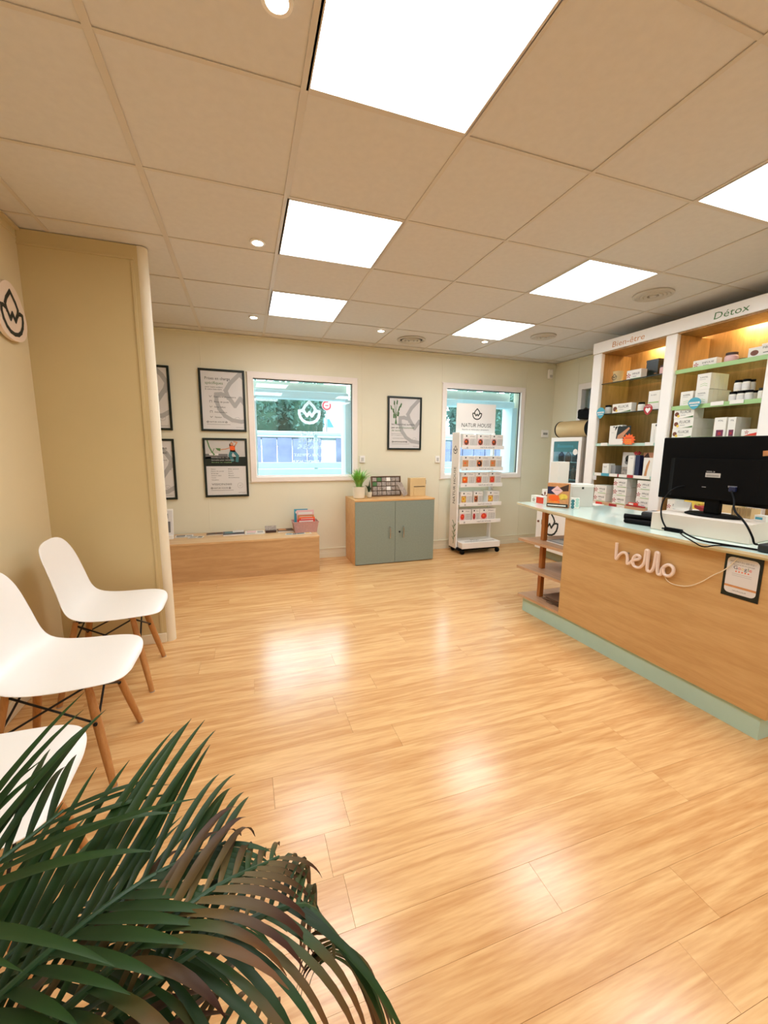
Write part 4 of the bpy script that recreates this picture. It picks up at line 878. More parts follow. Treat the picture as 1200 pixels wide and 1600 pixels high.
# items at the far end of the counter
def carton(name, loc, w, d, h, m, label, cat='box', group=None, rotz=0.0, art=None, side='R', lid=False, top=None):
    """w: along Y, d: along X; origin at the front lower left corner as seen from the room (front faces -X)"""
    e = empty(name, loc, label, cat, group, rotz)
    b = MB(); b.box(0, d, -w, 0, 0, h, m, 0.0008)
    o = b.build('carton', e)
    if art:
        b = MB(); a = right_art(b, 0, 0, 0, lift=0.0008); art(a, w, h); b.build('print', e, recalc=False)
    if lid:
        b = MB(); b.box(-0.002, d+0.002, -w-0.002, 0.002, h-0.018, h+0.002, top or m, 0.001); b.build('lid', e)
    return e
def flower(a, x, y, r, m='red'):
    for k in range(5):
        t = 2*math.pi*k/5+0.3; a.poly([(x, y), (x+r*math.cos(t-0.3), y+r*math.sin(t-0.3)), (x+1.3*r*math.cos(t), y+1.3*r*math.sin(t)), (x+r*math.cos(t+0.3), y+r*math.sin(t+0.3))], m)
def art_red(a, w, h):
    a.rect(w*0.42, w*0.98, h*0.05, h*0.85, 'red'); a.l = 0.0012; flower(a, w*0.22, h*0.42, h*0.22, 'brown')
    for k in range(3): a.rect(w*0.5, w*0.9, h*(0.2+k*0.2), h*(0.26+k*0.2), 'orange')
def art_fl(a, w, h): flower(a, w*0.45, h*0.5, h*0.28, 'brown')
carton('medicine_box', (2.02, 1.265, TZ), 0.135, 0.05, 0.062, 'carton', 'small white box with a red label at the left tip of the counter', 'box', 'small boxes at the far end of the counter', 0.12, art_red)
carton('medicine_box', (2.085, 1.215, TZ), 0.07, 0.045, 0.115, 'carton', 'small white box with a red flower, behind the red-labelled box', 'box', 'small boxes at the far end of the counter', 0.1, art_fl)
def art_food(a, w, h):
    a.rect(0.002, w-0.002, h*0.08, h-0.003, 'tan'); a.l = 0.0011; a.rect(0.002, w*0.45, h*0.55, h*0.86, 'navy'); a.poly([(w*0.5, h*0.8), (w*0.97, h*0.98), (w*0.97, h*0.7), (w*0.7, h*0.68)], 'hair')
    a.disc(w*0.35, h*0.40, w*0.28, 'orange', 16, h*0.12); a.disc(w*0.75, h*0.45, w*0.2, 'yellow', 14, h*0.13); a.disc(w*0.8, h*0.28, w*0.14, 'tan', 12)
    a.rect(0.002, w-0.002, h*0.02, h*0.16, 'ink'); a.l = 0.0014; a.poly([(w*0.18, h*0.70), (w*0.45, h*0.50), (w*0.72, h*0.70), (w*0.45, h*0.90)], 'pink'); a.rect(w*0.10, w*0.60, h*0.19, h*0.29, 'orange')
    a.rect(w*0.05, w*0.9, h*0.06, h*0.11, 'carton'); a.l = 0.0017; a.text('BIENVENUE', w*0.13, h*0.21, h*0.05, 'yellow', w*0.42); a.text('recettes', w*0.33, h*0.70, h*0.05, 'ink', w*0.24)
carton('recipe_box', (1.965, 1.015, TZ), 0.155, 0.05, 0.185, 'tan', 'upright box printed with food photos and an orange banner on the counter', 'box', None, 0.66, art_food)
def art_green(a, w, h):
    for k in range(6): a.disc(w*(0.25+0.5*(k % 2)), h*(0.15+0.14*k), w*0.22, 'mintk' if k % 2 else 'teal', 8)
carton('small_packet', (2.075, 0.885, TZ), 0.06, 0.035, 0.080, 'carton', 'small green patterned packet between the food box and the grey-white box', 'packet', None, 0.9, art_green)
carton('storage_box', (2.165, 0.965, TZ), 0.155, 0.14, 0.172, 'cartong', 'grey-white cube box with a small black tag on the counter', 'box', None, 1.15, lambda a, w, h: a.rect(w*0.42, w*0.52, h*0.80, h*0.95, 'ink'), lid=True, top='carton')
carton('tall_box', (2.215, 1.285, TZ), 0.085, 0.12, 0.338, 'carton', 'tall white box standing behind the food box on the counter', 'box', None, 0.05)
o = sheaf('paper_card', 2.42, 1.0, 0.12, 0.10, 0.004, 0.2, 'carton', 'white card lying at the back of the counter by the shelving', 'card', z=TZ)
# telephone / terminal
e = empty('card_terminal', (2.03, 0.25, TZ), 'black card terminal lying on the counter left of the monitor', 'terminal', rotz=0.3)
b = MB(); b.box(-0.075, 0.06, -0.085, 0.085, 0.0, 0.028, 'black', 0.012); b.build('body', e)
b = MB(); b.tube([(-0.04, 0.09, 0.034), (-0.035, 0.04, 0.04), (-0.03, -0.04, 0.042), (-0.025, -0.09, 0.034)], [0.020, 0.014, 0.014, 0.020], 'black', 12); b.build('handset', e)
e = empty('card_terminal', (2.30, 0.38, TZ), 'dark grey device at the back of the counter behind the black terminal', 'terminal', rotz=0.2)
b = MB(); b.box(-0.07, 0.07, -0.06, 0.06, 0.0, 0.04, 'blackm', 0.012); b.build('body', e)
b = MB(); b.box(-0.055, 0.0, -0.045, 0.045, 0.040, 0.044, 'grey', 0.002); b.build('keypad', e)
# riser and monitor
ra = math.atan2(0.075, 0.44)
e = empty('monitor_riser', (1.93, 0.125, TZ), 'off-white box riser under the monitor on the counter', 'riser', rotz=ra)
b = MB(); b.box(0, 0.35, -0.445, 0.0, 0, 0.095, 'riser', 0.002); b.build('box', e)
RZ = TZ+0.096
e = empty('computer_monitor', (2.105, -0.075, RZ), 'black computer monitor seen from behind on the white riser', 'monitor', rotz=0.05)
b = MB(); b.lathe([(0.001, 0.0), (0.125, 0.0), (0.125, 0.006), (0.11, 0.012), (0.001, 0.014)], 'black', n=40, sx=1.0); 
for v in b.bm.verts: v.co.x *= 0.62; v.co.y *= 1.05
b.build('stand_base', e)
b = MB(); b.box(-0.018, 0.018, -0.036, 0.036, 0.012, 0.19, 'black', 0.006); b.build('stand_neck', e)
HW = 0.295
b = MB(); b.box(-0.006, 0.012, -HW, HW, 0.068, 0.415, 'black', 0.005); cs = b.build('screen_housing', e)
b = MB(); b.prism([(-0.036, -0.20), (-0.006, -0.24), (-0.006, 0.24), (-0.036, 0.20)], 0.09, 0.30, 'black'); hb = b.build('rear_hump', e)
b = MB(); a = Art(b, (-0.036, 0.20, 0.09), (0, -1, 0), (0, 0, 1), lift=0.001); a.rect(0.165, 0.235, 0.115, 0.137, 'lgrey'); a.l = 0.0014; a.text('MODEL 24', 0.168, 0.140, 0.008, 'lgrey', 0.04); 
for k in range(12): a.rect(0.170+k*0.005, 0.172+k*0.005, 0.119, 0.128, 'ink')
a.rect(0.155, 0.175, 0.06, 0.064, 'grey'); a.rect(0.275, 0.315, 0.07, 0.078, 'grey'); b.build('rating_label', hb, recalc=False)
b = MB(); b.box(-0.05, -0.034, -0.115, -0.085, 0.14, 0.165, 'navy', 0.003); b.build('video_plug', hb)
b = MB(); b.box(0.0121, 0.0135, -HW+0.012, HW-0.012, 0.085, 0.403, 'blackm'); b.build('screen', e)
b = MB(); a = Art(b, (-0.0062, -0.185, 0.318), (0, -1, 0), (0, 0, 1), lift=0.001); a.poly([(0, 0), (0.10, 0.012), (0.10, 0.037), (-0.002, 0.025)], 'tan'); a.l = 0.0014; a.text('24 cm', 0.02, 0.010, 0.010, 'ink', 0.05); b.build('sticker', cs, recalc=False)
def cable(name, pts, r, label, m='black'):
    b = MB(); b.tube(smooth(pts, 2), r, m, 8); o = b.build(name); tag(o, label, 'cable', 'black cables around the monitor'); return o
cable('power_cable', [(2.062, 0.055, 1.105), (2.03, 0.085, 1.095), (1.99, 0.11, 1.04), (1.94, 0.085, 0.97), (1.90, 0.04, 0.92), (1.89, 0.0, 0.880)], 0.0042, 'black cable curving down from the left of the monitor back')
cable('video_cable', [(2.055, -0.18, 1.10), (2.02, -0.22, 1.06), (1.95, -0.26, 1.02), (1.92, -0.33, 0.98), (1.90, -0.38, 0.92), (1.925, -0.375, 0.885), (1.95, -0.375, 0.880)], 0.0045, 'black cable hanging at the right of the monitor base')
cable('desk_cable', [(1.885, -0.075, 0.890), (1.87, -0.13, 0.874), (1.852, -0.20, 0.8655), (1.87, -0.28, 0.8655), (1.89, -0.34, 0.8655), (1.91, -0.43, 0.8655)], 0.0045, 'black cable lying along the front edge of the counter top')
cable('looped_cable', [(1.885, -0.07, 0.878), (1.845, -0.12, 0.872), (1.808, -0.19, 0.864), (1.797, -0.245, 0.846), (1.815, -0.29, 0.868), (1.86, -0.34, 0.868), (1.91, -0.37, 0.864)], 0.003, 'thin black cable dipping over the edge of the counter top')
e = empty('cable_adapter', (1.895, -0.03, 0.872), 'small black adapter box on the cable before the riser', 'adapter', rotz=0.12)
b = MB(); b.box(-0.008, 0.008, -0.045, 0.045, 0.0, 0.022, 'black', 0.005); b.build('body', e)
b = MB(); b.box(-0.004, 0.004, 0.045, 0.058, 0.006, 0.016, 'blackm', 0.002); b.build('strain_relief', e)
e = empty('power_strip', (1.935, -0.455, TZ), 'dark device at the right edge of the counter top', 'device', rotz=0.1)
b = MB(); b.box(-0.045, 0.10, -0.07, 0.05, 0, 0.035, 'blackm', 0.006); b.build('body', e)
e = empty('price_card', (2.16, 0.13, RZ), 'white folded card standing left of the monitor base', 'card', rotz=-0.2)
b = MB(); b.box(-0.001, 0.001, -0.055, 0.055, 0, 0.052, 'carton', 0, rot=((0, 0, 0), 'Y', 0.25)); b.box(0.024, 0.026, -0.055, 0.055, 0, 0.052, 'carton', 0, rot=((0.025, 0, 0), 'Y', -0.25))
b.build('card', e)
e = empty('pen_set', (2.215, 0.035, RZ), 'pink and yellow wrapped packet behind the monitor base', 'packet', rotz=-0.3)
b = MB(); b.box(-0.02, 0.02, -0.06, 0.06, 0, 0.028, 'dred', 0.01, rot=((0, 0, 0.014), 'X', 0.25)); b.build('wrapper', e)
b = MB(); b.box(-0.018, 0.018, 0.02, 0.055, 0.022, 0.048, 'yellow', 0.006); b.build('flap', e)
e = empty('striped_basket', (2.225, -0.16, RZ), 'small ribbed beige basket behind the monitor stand', 'basket', rotz=-0.1)
b = MB(); b.box(-0.03, 0.03, -0.045, 0.045, 0, 0.006, 'maple')
for k in range(8): b.box(-0.032, -0.028, -0.044+k*0.012, -0.036+k*0.012, 0, 0.05, 'maple'); b.box(0.028, 0.032, -0.044+k*0.012, -0.036+k*0.012, 0, 0.05, 'maple')
b.box(-0.032, 0.032, -0.046, -0.042, 0, 0.05, 'maple'); b.box(-0.032, 0.032, 0.042, 0.046, 0, 0.05, 'maple'); b.build('ribs', e)
o = carton('small_box', (2.15, -0.24, RZ), 0.05, 0.04, 0.03, 'carton', 'small white and blue box at the right behind the monitor stand', 'box', None, 0, lambda a, w, h: a.rect(w*0.1, w*0.7, h*0.3, h*0.7, 'blue'))

# ---------------------------------------------------------------- shelving unit on the right wall
FX, BX, SY0, SY1 = 3.15, 3.53, 1.85, -0.50
e = empty('wall_shelving', (FX, 0, 0), 'tall wood shelving with white posts and lettered white header on the right wall', 'shelving'); BD = BX-FX
posts = [(1.745, 1.850), (1.000, 1.098), (0.255, 0.358), (-0.49, -0.387)]
for y0, y1 in posts:
    b = MB(); b.box(-0.012, 0.035, y0, y1, 0, 2.245, 'white', 0.010); b.build('post', e)
    b = MB(); b.box(0.036, BD, (y0+y1)/2-0.048, (y0+y1)/2+0.048, 0, 2.235, 'shelfwood', 0.001); b.build('divider', e)
b = MB(); b.box(BD, BD+0.02, SY1, SY0, 0, 2.34, 'shelfwood'); b.build('back_panel', e)
b = MB(); b.box(-0.02, 0.0, SY1, SY0, 2.247, 2.350, 'white', 0.003); hd = b.build('header_board', e)
b = MB(); a = Art(b, (-0.02, 0, 2.247), (0, -1, 0), (0, 0, 1), lift=0.001); a.text('Bien-être', -1.63, 0.022, 0.052, 'tan', 0.34, 0.12); a.text('Détox', -0.735, 0.022, 0.052, 'inkgreen', 0.235, 0.12); b.build('lettering', hd, recalc=False)
b = MB(); b.box(0.0, 0.28, SY1, SY0, 2.236, 2.252, 'shelfwood'); b.build('soffit', e)
b = MB(); b.box(0.0, BD+0.02, SY1, SY0, 2.340, 2.350, 'whitem'); b.build('top_board', e)
bays = [(1.098, 1.745), (0.358, 1.000), (-0.387, 0.255)]
for k, (y0, y1) in enumerate(bays):
    if k < 2:
        b = MB(); b.box(0.30, 0.325, y0+0.03, y1-0.24, 2.262, 2.276, 'led_warm'); b.build('light_strip', e)
    if k == 0: zs = [(1.950, 'g'), (1.655, 'g'), (1.360, 't'), (1.065, 't')]
    else: zs = [(1.945, 'G'), (1.655, 'G'), (1.400, 'G'), (1.065, 't')]
    for z, kd in zs:
        b = MB(); th = 0.008 if kd in 'gt' else 0.014
        b.box(0.02, BD-0.005, y0+0.002, y1-0.002, z-th, z, 'sglass'); s_ = b.build('glass_shelf', e)
        if kd == 'g': b = MB(); b.box(0.014, 0.019, y0+0.002, y1-0.002, z-th, z, 'darkgreen'); b.build('front_edge', s_)
        elif kd == 'G': b = MB(); b.box(0.010, 0.019, y0+0.002, y1-0.002, z-th-0.010, z+0.008, 'lgreen', 0.001); b.build('front_edge', s_)
        else: b = MB(); b.box(0.010, 0.019, y0+0.002, y1-0.002, z-0.020, z+0.006, 'mintk', 0.001); b.build('front_edge', s_)
    b = MB(); b.box(-0.03, BD, y0, y1, 0.745, 0.787, 'orange_wood' if k else 'pinkwood', 0.002); b.build('base_board', e)
    b = MB(); b.box(0.02, BD, y0, y1, 0.0, 0.745, 'shelfwood'); b.build('lower_front', e)
PX = 3.19
SHG1, SHG2 = 'products in the left shelving bay', 'products in the right shelving bay'
def price(y0, y1, z, m, label, px=FX+0.0055, h=0.028):
    b = MB(); b.box(0, 0.0015, -(y1-y0), 0, 0, h, m); o = b.build('price_tag', None, (px, y1, z)); tag(o, label, 'price tag', 'price tags on the shelf edges')
def at_imp(t='IMPULSE', c='ink', green=True):
    def f(a, w, h):
        flower(a, w*0.14, h*0.42, min(h*0.26, w*0.13), 'dred'); a.l = 0.0012; a.text(t, w*0.40, h*0.46, h*0.22, c, w*0.50)
        a.rect(w*0.45, w*0.7, h*0.22, h*0.30, 'lotus')
        if green: a.rect(w*0.3, w*0.98, h*0.02, h*0.09, 'lgreen')
    return f
def at_fluicir(a, w, h):
    a.disc(w*0.15, h*0.45, min(w*0.11, h*0.35), 'brown', 14); a.l = 0.0012; a.disc(w*0.24, h*0.25, h*0.14, 'yellow', 10); a.text('FLUICIR', w*0.30, h*0.52, h*0.30, 'ink', w*0.55, 0.1)
    a.rect(w*0.35, w*0.6, h*0.30, h*0.36, 'lotus'); a.poly([(w*0.45, h*0.06), (w*0.98, h*0.06), (w*0.98, h*0.24), (w*0.75, h*0.14)], 'inkgreen')
def at_slim(a, w, h):
    a.text('SUMMEL', w*0.2, h*0.72, h*0.09, 'ink', w*0.6); a.rect(w*0.2, w*0.65, h*0.62, h*0.645, 'lotus')
    for k in range(2): a.stroke([(w*0.3, h*(0.2+0.12*k)), (w*0.6, h*(0.26+0.12*k)), (w*0.8, h*(0.2+0.12*k))], 0.003, 'lgreen')
def at_plum(a, w, h): a.text('VITAL', w*0.3, h*0.80, h*0.09, 'ink', w*0.45); a.rect(w*0.25, w*0.85, h*0.05, h*0.38, 'purple'); a.l = 0.0012; a.disc(w*0.55, h*0.2, w*0.15, 'dred', 8)
def stack(name, x, yl, w, z, h, d, cols, m, art, desc, group, gap=0.001):
    """cols: number of boxes deep on each level, bottom first"""
    lv = {1: [''], 2: ['lower', 'upper'], 3: ['bottom', 'middle', 'top']}[len(cols)]
    dep = ['front', 'second', 'third', 'fourth', 'fifth', 'sixth']
    for i, c in enumerate(cols):
        for k in range(c):
            pos = ('%s level, ' % lv[i] if lv[i] else '') + ('%s row' % dep[k])
            carton(name, (x+k*(d+gap)+0.001*(i % 2), yl-0.002*(i % 2), z+i*(h+gap)+0.0006), w, d, h, m, desc + ', ' + pos, 'box', group, 0, art if k == 0 else None)
def jar(name, x, y, z, r, h, body, lid, label, group, cat='jar', band=None):
    e = empty(name, (x, y, z+0.0006), label, cat, group)
    b = MB(); b.lathe([(0.001, 0), (r*0.95, 0), (r, 0.004), (r, h*0.72), (r*0.85, h*0.78), (0.001, h*0.78)], body, n=20); b.build('body', e)
    b = MB(); b.lathe([(0.001, h*0.78), (r*0.92, h*0.78), (r*0.92, h), (0.001, h)], lid, n=20); b.build('lid', e)
    if band: b = MB(); b.lathe([(r+0.0006, h*0.15), (r+0.0006, h*0.6)], band, n=20); b.build('label_band', e)
def drop_tag(y, z, m, label, sy=0.10, sz=0.10, x=FX-0.012, heart=False):
    e = empty('hanging_tag', (x, y, z), label, 'tag', 'drop-shaped shelf tags')
    b = MB(); pts = []
    for i in range(28):
        t = 2*math.pi*i/28; yy, zz = math.cos(t), math.sin(t)
        if zz < 0: yy *= (1+zz*0.35) ; zz *= 1.15
        pts.append((-yy*sy/2, zz*sz/2))
    lo = [b.bm.verts.new((0, p, q)) for p, q in pts]; hi = [b.bm.verts.new((0.002, p, q)) for p, q in pts]; b.mi(m); b.bm.faces.new(lo); b.bm.faces.new(hi[::-1])
    for i in range(28): b.bm.faces.new((lo[i], hi[i], hi[(i+1) % 28], lo[(i+1) % 28]))
    b.build('plate', e)
    b = MB(); a = right_art(b, 0, 0, 0)
    if heart: a.poly([(0, -0.035), (-0.024, -0.005), (-0.022, 0.008), (-0.011, 0.013), (0, 0.004), (0.011, 0.013), (0.022, 0.008), (0.024, -0.005)], 'whitem'); a.text('CONSEIL', -0.03, 0.022, 0.010, 'whitem', 0.06)
    else: a.rect(-sy*0.4, sy*0.4, -0.006, 0.008, 'whitem'); a.l = 0.0012; a.text('NOUVEAU', -sy*0.35, -0.003, 0.008, 'navy', sy*0.7); a.rect(-sy*0.3, sy*0.3, -0.022, -0.016, 'whitem')
    b.build('print', e, recalc=False)
# left bay, shelf 1
e = empty('paper_cup', (PX+0.045, 1.622, 1.951), 'cream cup with a black lotus on the top shelf of the left bay', 'cup', SHG1)
b = MB(); b.lathe([(0.001, 0), (0.040, 0), (0.046, 0.10), (0.048, 0.103), (0.044, 0.103), (0.038, 0.004), (0.001, 0.004)], 'maple', n=28); b.build('body', e)
b = MB(); a = right_art(b, -0.0445, 0, 0.05, lift=0.002); a.lotus(0, 0, 0.026, 'ink', 0.2); b.build('print', e, recalc=False)
carton('product_box', (PX, 1.486, 1.9506), 0.148, 0.07, 0.082, 'carton', 'flower-print box beside the dark green box, left bay', 'box', SHG1, 0, at_imp())
carton('gift_box', (PX+0.10, 1.375, 1.9506), 0.115, 0.16, 0.16, 'darkgreen', 'dark green box, the tallest on the top shelf of the left bay', 'box', SHG1, 0, lambda a, w, h: (a.rect(w*0.72, w*0.92, h*0.2, h*0.24, 'tan')), lid=True)
jar('brown_jar', PX+0.03, 1.15, 1.950, 0.028, 0.075, 'pink', 'hair', 'small brown-lidded jar at the right end of the top shelf, left bay', SHG1)
# shelf 2
jar('pill_bottle', PX+0.03, 1.685, 1.655, 0.030, 0.085, 'lgrey', 'black', 'pill bottle with a black lid behind the blue drop tag', SHG1, 'bottle')
drop_tag(1.70, 1.668, 'blue', 'pale blue drop-shaped tag at the left end of the second shelf, left bay')
carton('product_box', (PX, 1.611, 1.6556), 0.208, 0.06, 0.085, 'carton', 'long white lettered box on the second shelf of the left bay', 'box', SHG1, 0, at_fluicir)
jar('white_jar', PX+0.03, 1.325, 1.655, 0.029, 0.078, 'carton', 'black', 'small white jar with a black lid right of the long lettered box', SHG1)
carton('product_box', (PX, 1.24, 1.6556), 0.105, 0.09, 0.162, 'carton', 'tall white and green box behind the red heart tag', 'box', SHG1, 0, lambda a, w, h: (a.rect(w*0.05, w*0.95, h*0.35, h*0.42, 'lgreen'), a.text('FLUIDE', w*0.2, h*0.75, h*0.07, 'inkg', w*0.5)))
drop_tag(1.192, 1.658, 'dred', 'red round tag with a white heart on the second shelf, left bay', 0.085, 0.085, heart=True)
# shelf 3
carton('product_box', (PX, 1.618, 1.3606), 0.08, 0.05, 0.175, 'carton', 'tall white box, left of the pair on the third shelf, left bay', 'box', SHG1, 0, lambda a, w, h: (a.disc(w*0.6, h*0.93, 0.008, 'ink', 8), a.text('soin', w*0.3, h*0.6, h*0.04, 'inkg', w*0.4)))
carton('product_box', (PX, 1.536, 1.3606), 0.058, 0.05, 0.178, 'carton', 'tall white box, right of the pair on the third shelf, left bay', 'box', SHG1, 0, lambda a, w, h: (a.disc(w*0.5, h*0.93, 0.008, 'ink', 8)))
e = empty('picture_card', (PX-0.012, 1.46, 1.3606), 'leaning dark picture card with a bare arm on the third shelf, left bay', 'card', SHG1)
b = MB(); b.box(0, 0.003, -0.085, 0.085, 0, 0.165, 'ink'); b.build('card', e)
b = MB(); a = right_art(b, 0, 0, 0); a.poly([(-0.06, 0.03), (-0.01, 0.03), (0.03, 0.09), (0.075, 0.14), (0.065, 0.155), (0.0, 0.11), (-0.05, 0.08)], 'skin'); a.poly([(-0.085, 0), (-0.085, 0.12), (-0.055, 0.165), (-0.075, 0)], 'carton'); b.build('print', e, recalc=False)
price(1.42, 1.575, 1.352, 'carton', 'white price card before the arm picture on the third shelf, left bay', h=0.055, px=FX-0.004)
e = empty('price_burst', (FX-0.006, 1.358, 1.395), 'orange starburst price tag on the third shelf of the left bay', 'price tag')
b = MB(); pts = []
for i in range(24):
    t = 2*math.pi*i/24; rr = (0.075 if i % 2 == 0 else 0.052); pts.append((rr*math.cos(t)*1.0, (rr*math.sin(t)*0.8)))
pts = [(p, max(q, -0.045)) for p, q in pts]
lo = [b.bm.verts.new((0, p, q)) for p, q in pts]; hi = [b.bm.verts.new((0.002, p, q)) for p, q in pts]; b.mi('orange'); b.bm.faces.new(lo); b.bm.faces.new(hi[::-1])
for i in range(24): b.bm.faces.new((lo[i], hi[i], hi[(i+1) % 24], lo[(i+1) % 24]))
b.build('plate', e)
b = MB(); a = right_art(b, 0, 0, 0); [a.rect(-0.04, 0.03, z, z+0.004, 'yellow') for z in (-0.03, -0.015, 0.0)]; a.text('PROMO', -0.035, 0.010, 0.014, 'dred', 0.065); b.build('print', e, recalc=False)
carton('product_box', (PX, 1.181, 1.3606), 0.062, 0.06, 0.175, 'carton', 'tall black-dotted white box, right end of the third shelf, left bay', 'box', SHG1, 0, lambda a, w, h: (a.disc(w*0.75, h*0.90, 0.010, 'ink', 8), a.rect(w*0.5, w*0.54, h*0.1, h*0.7, 'lotus')))
price(1.60, 1.68, 1.343, 'carton', 'white price tag, leftmost on the third shelf edge'); price(1.12, 1.20, 1.343, 'carton', 'white price tag, rightmost on the third shelf edge')
# shelf 4
carton('product_box', (PX, 1.665, 1.0656), 0.075, 0.08, 0.10, 'carton', 'small white cube box on the fourth shelf, left bay', 'box', SHG1, 0, lambda a, w, h: a.text('NUIT', w*0.2, h*0.62, h*0.14, 'ink', w*0.5))
carton('product_box', (PX+0.03, 1.588, 1.0656), 0.05, 0.08, 0.085, 'grey', 'dark grey box right of the small white cube box', 'box', SHG1, 0)
def picture(name, y, z, w, h, label, fn, x=PX):
    e = empty(name, (x, y, z), label, 'card', SHG1)
    b = MB(); b.box(0, 0.004, -w/2, w/2, 0, h, 'tan'); b.build('card', e); b = MB(); a = right_art(b, 0, w/2, 0); fn(a, w, h); b.build('print', e, recalc=False)
def pic_grey(a, w, h): a.rect(0, w, 0, h*0.35, 'stone'); a.rect(0, w, h*0.35, h, 'lgrey'); a.l = 0.0012; a.disc(w*0.5, h*0.72, w*0.26, 'ink', 14); a.disc(w*0.42, h*0.58, w*0.2, 'inkg', 12); a.rect(w*0.1, w*0.9, h*0.2, h*0.23, 'inkg')
def pic_woman(a, w, h): a.rect(0, w, 0, h, 'skin'); a.l = 0.0012; a.poly([(0, 0.0), (0, h*0.8), (w*0.3, h), (w*0.5, h*0.7), (w*0.25, h*0.3)], 'hair'); a.disc(w*0.5, h*0.55, w*0.16, 'pink', 12)
picture('picture_card', 1.42, 1.0656, 0.13, 0.215, 'grey portrait picture card on the fourth shelf, left bay', pic_grey, PX+0.05)
carton('product_box', (PX-0.01, 1.372, 1.0656), 0.062, 0.07, 0.185, 'carton', 'tall white box before the portrait cards on the fourth shelf, left bay', 'box', SHG1, 0, lambda a, w, h: (a.text('NUIT', w*0.4, h*0.85, h*0.05, 'ink', w*0.4)))
carton('product_box', (PX+0.005, 1.309, 1.0656), 0.045, 0.07, 0.19, 'navy', 'tall navy box under the red bow on the fourth shelf, left bay', 'box', SHG1, 0)
e = empty('gift_bow', (PX+0.03, 1.315, 1.2578), 'red ribbon bow on the tall boxes of the fourth shelf', 'bow')
b = MB()
for s_ in (-1, 1): b.tube([(0, 0, 0.006), (0, s_*0.018, 0.03), (0, s_*0.032, 0.022), (0, s_*0.02, 0.006), (0, 0, 0.006)], [0.004, 0.008, 0.009, 0.007, 0.004], 'dred', 8)
b.build('loops', e)
b = MB(); b.lathe([(0.001, 0), (0.009, 0.002), (0.009, 0.014), (0.001, 0.018)], 'dred', n=12); b.build('knot', e)
picture('picture_card', 1.195, 1.0656, 0.145, 0.215, 'tan picture card of a long-haired woman on the fourth shelf, left bay', pic_woman, PX+0.05)
def pic_hand(a, w, h): a.rect(0, w, 0, h, 'carton'); a.l = 0.0012; a.poly([(w*0.15, 0), (w*0.35, h*0.6), (w*0.6, h*0.9), (w*0.7, h*0.8), (w*0.5, h*0.3), (w*0.45, 0)], 'tan')
picture('picture_card', 1.175, 1.0656, 0.088, 0.17, 'white picture card with a hand on the fourth shelf, left bay', pic_hand, PX)
for y0, y1, m_, lb in ((1.645, 1.725, 'carton', 'white price tag at the left end of the fourth shelf edge'), (1.55, 1.64, 'blue', 'blue price tag on the fourth shelf edge'), (1.455, 1.545, 'carton', 'white price tag between the blue and red tags'),
                       (1.44, 1.452, 'dred', 'thin red price tag on the fourth shelf edge'), (1.35, 1.437, 'carton', 'white price tag right of the thin red tag'), (1.285, 1.347, 'dred', 'red price tag under the navy box'), (1.12, 1.28, 'carton', 'wide white price tag at the right end of the fourth shelf edge')):
    price(y0, y1, 1.045, m_, lb)
price(1.697, 1.742, 0.998, 'sheet', 'small hanging tag below the left end of the fourth shelf', h=0.045)
# shelf 5
stack('product_box', PX-0.03, 1.712, 0.142, 0.787, 0.080, 0.062, [2, 2], 'carton', at_imp(), 'flower-print box, left stack on the base shelf', SHG1)
stack('product_box', PX-0.03, 1.487, 0.142, 0.787, 0.080, 0.062, [4, 4, 4], 'carton', at_imp(), 'flower-print box, middle stack on the base shelf', SHG1)
stack('product_box', PX-0.03, 1.235, 0.130, 0.787, 0.080, 0.062, [2, 2, 2], 'carton', at_imp(), 'flower-print box, right stack on the base shelf', SHG1)
for y0, y1, m_, lb in ((1.565, 1.641, 'red', 'red price tag under the left box stack'), (1.40, 1.482, 'dred', 'dark red price tag under the middle box stack'), (1.645, 1.72, 'carton', 'white price tag left on the base shelf'), (1.31, 1.39, 'carton', 'white price tag right of the dark red tag')):
    price(y0, y1, 0.762, m_, lb, px=FX-0.033, h=0.024)
e = empty('folded_leaflet', (FX-0.012, 1.215, 0.788), 'red folded leaflet with a white shape on the base shelf edge', 'leaflet')
b = MB(); b.prism([(-0.015, -0.085), (0.012, -0.09), (0.012, 0.09), (-0.015, 0.085)], 0, 0.012, 'dred'); b.build('sheet', e)
b = MB(); b.box(-0.014, -0.004, -0.03, 0.065, 0.012, 0.036, 'red', 0.004); b.box(-0.017, -0.014, 0.01, 0.055, 0.014, 0.030, 'whitem', 0.001); b.build('flap', e)
# right bay
carton('product_box', (PX, 0.883, 1.9456), 0.172, 0.06, 0.060, 'carton', 'flat white flower-print box on the top shelf of the right bay', 'box', SHG2, 0, at_imp(green=False))
e = empty('jam_jar', (PX+0.05, 0.64, 1.9456), 'jam jar with a dark red lid on the top shelf of the right bay', 'jar', SHG2)
b = MB(); b.lathe([(0.001, 0), (0.036, 0), (0.042, 0.01), (0.042, 0.05), (0.034, 0.06), (0.001, 0.06)], 'pink', n=24); b.build('body', e)
b = MB(); b.lathe([(0.001, 0.06), (0.037, 0.06), (0.037, 0.078), (0.001, 0.078)], 'hair', n=24); b.build('lid', e)
e = empty('small_dish', (PX+0.06, 0.565, 1.9456), 'dark green leaf-shaped dish beside the jam jar', 'dish', SHG2)
b = MB(); b.lathe([(0.001, 0.0), (0.026, 0.0), (0.036, 0.022), (0.032, 0.022), (0.022, 0.006), (0.001, 0.006)], 'darkgreen', n=18); b.build('bowl', e)
carton('product_box', (PX, 0.505, 1.9456), 0.078, 0.06, 0.075, 'carton', 'white box with a brown oval, left of the lettered box, top shelf right bay', 'box', SHG2, 0, lambda a, w, h: a.disc(w*0.5, h*0.5, w*0.32, 'brown', 14, h*0.25))
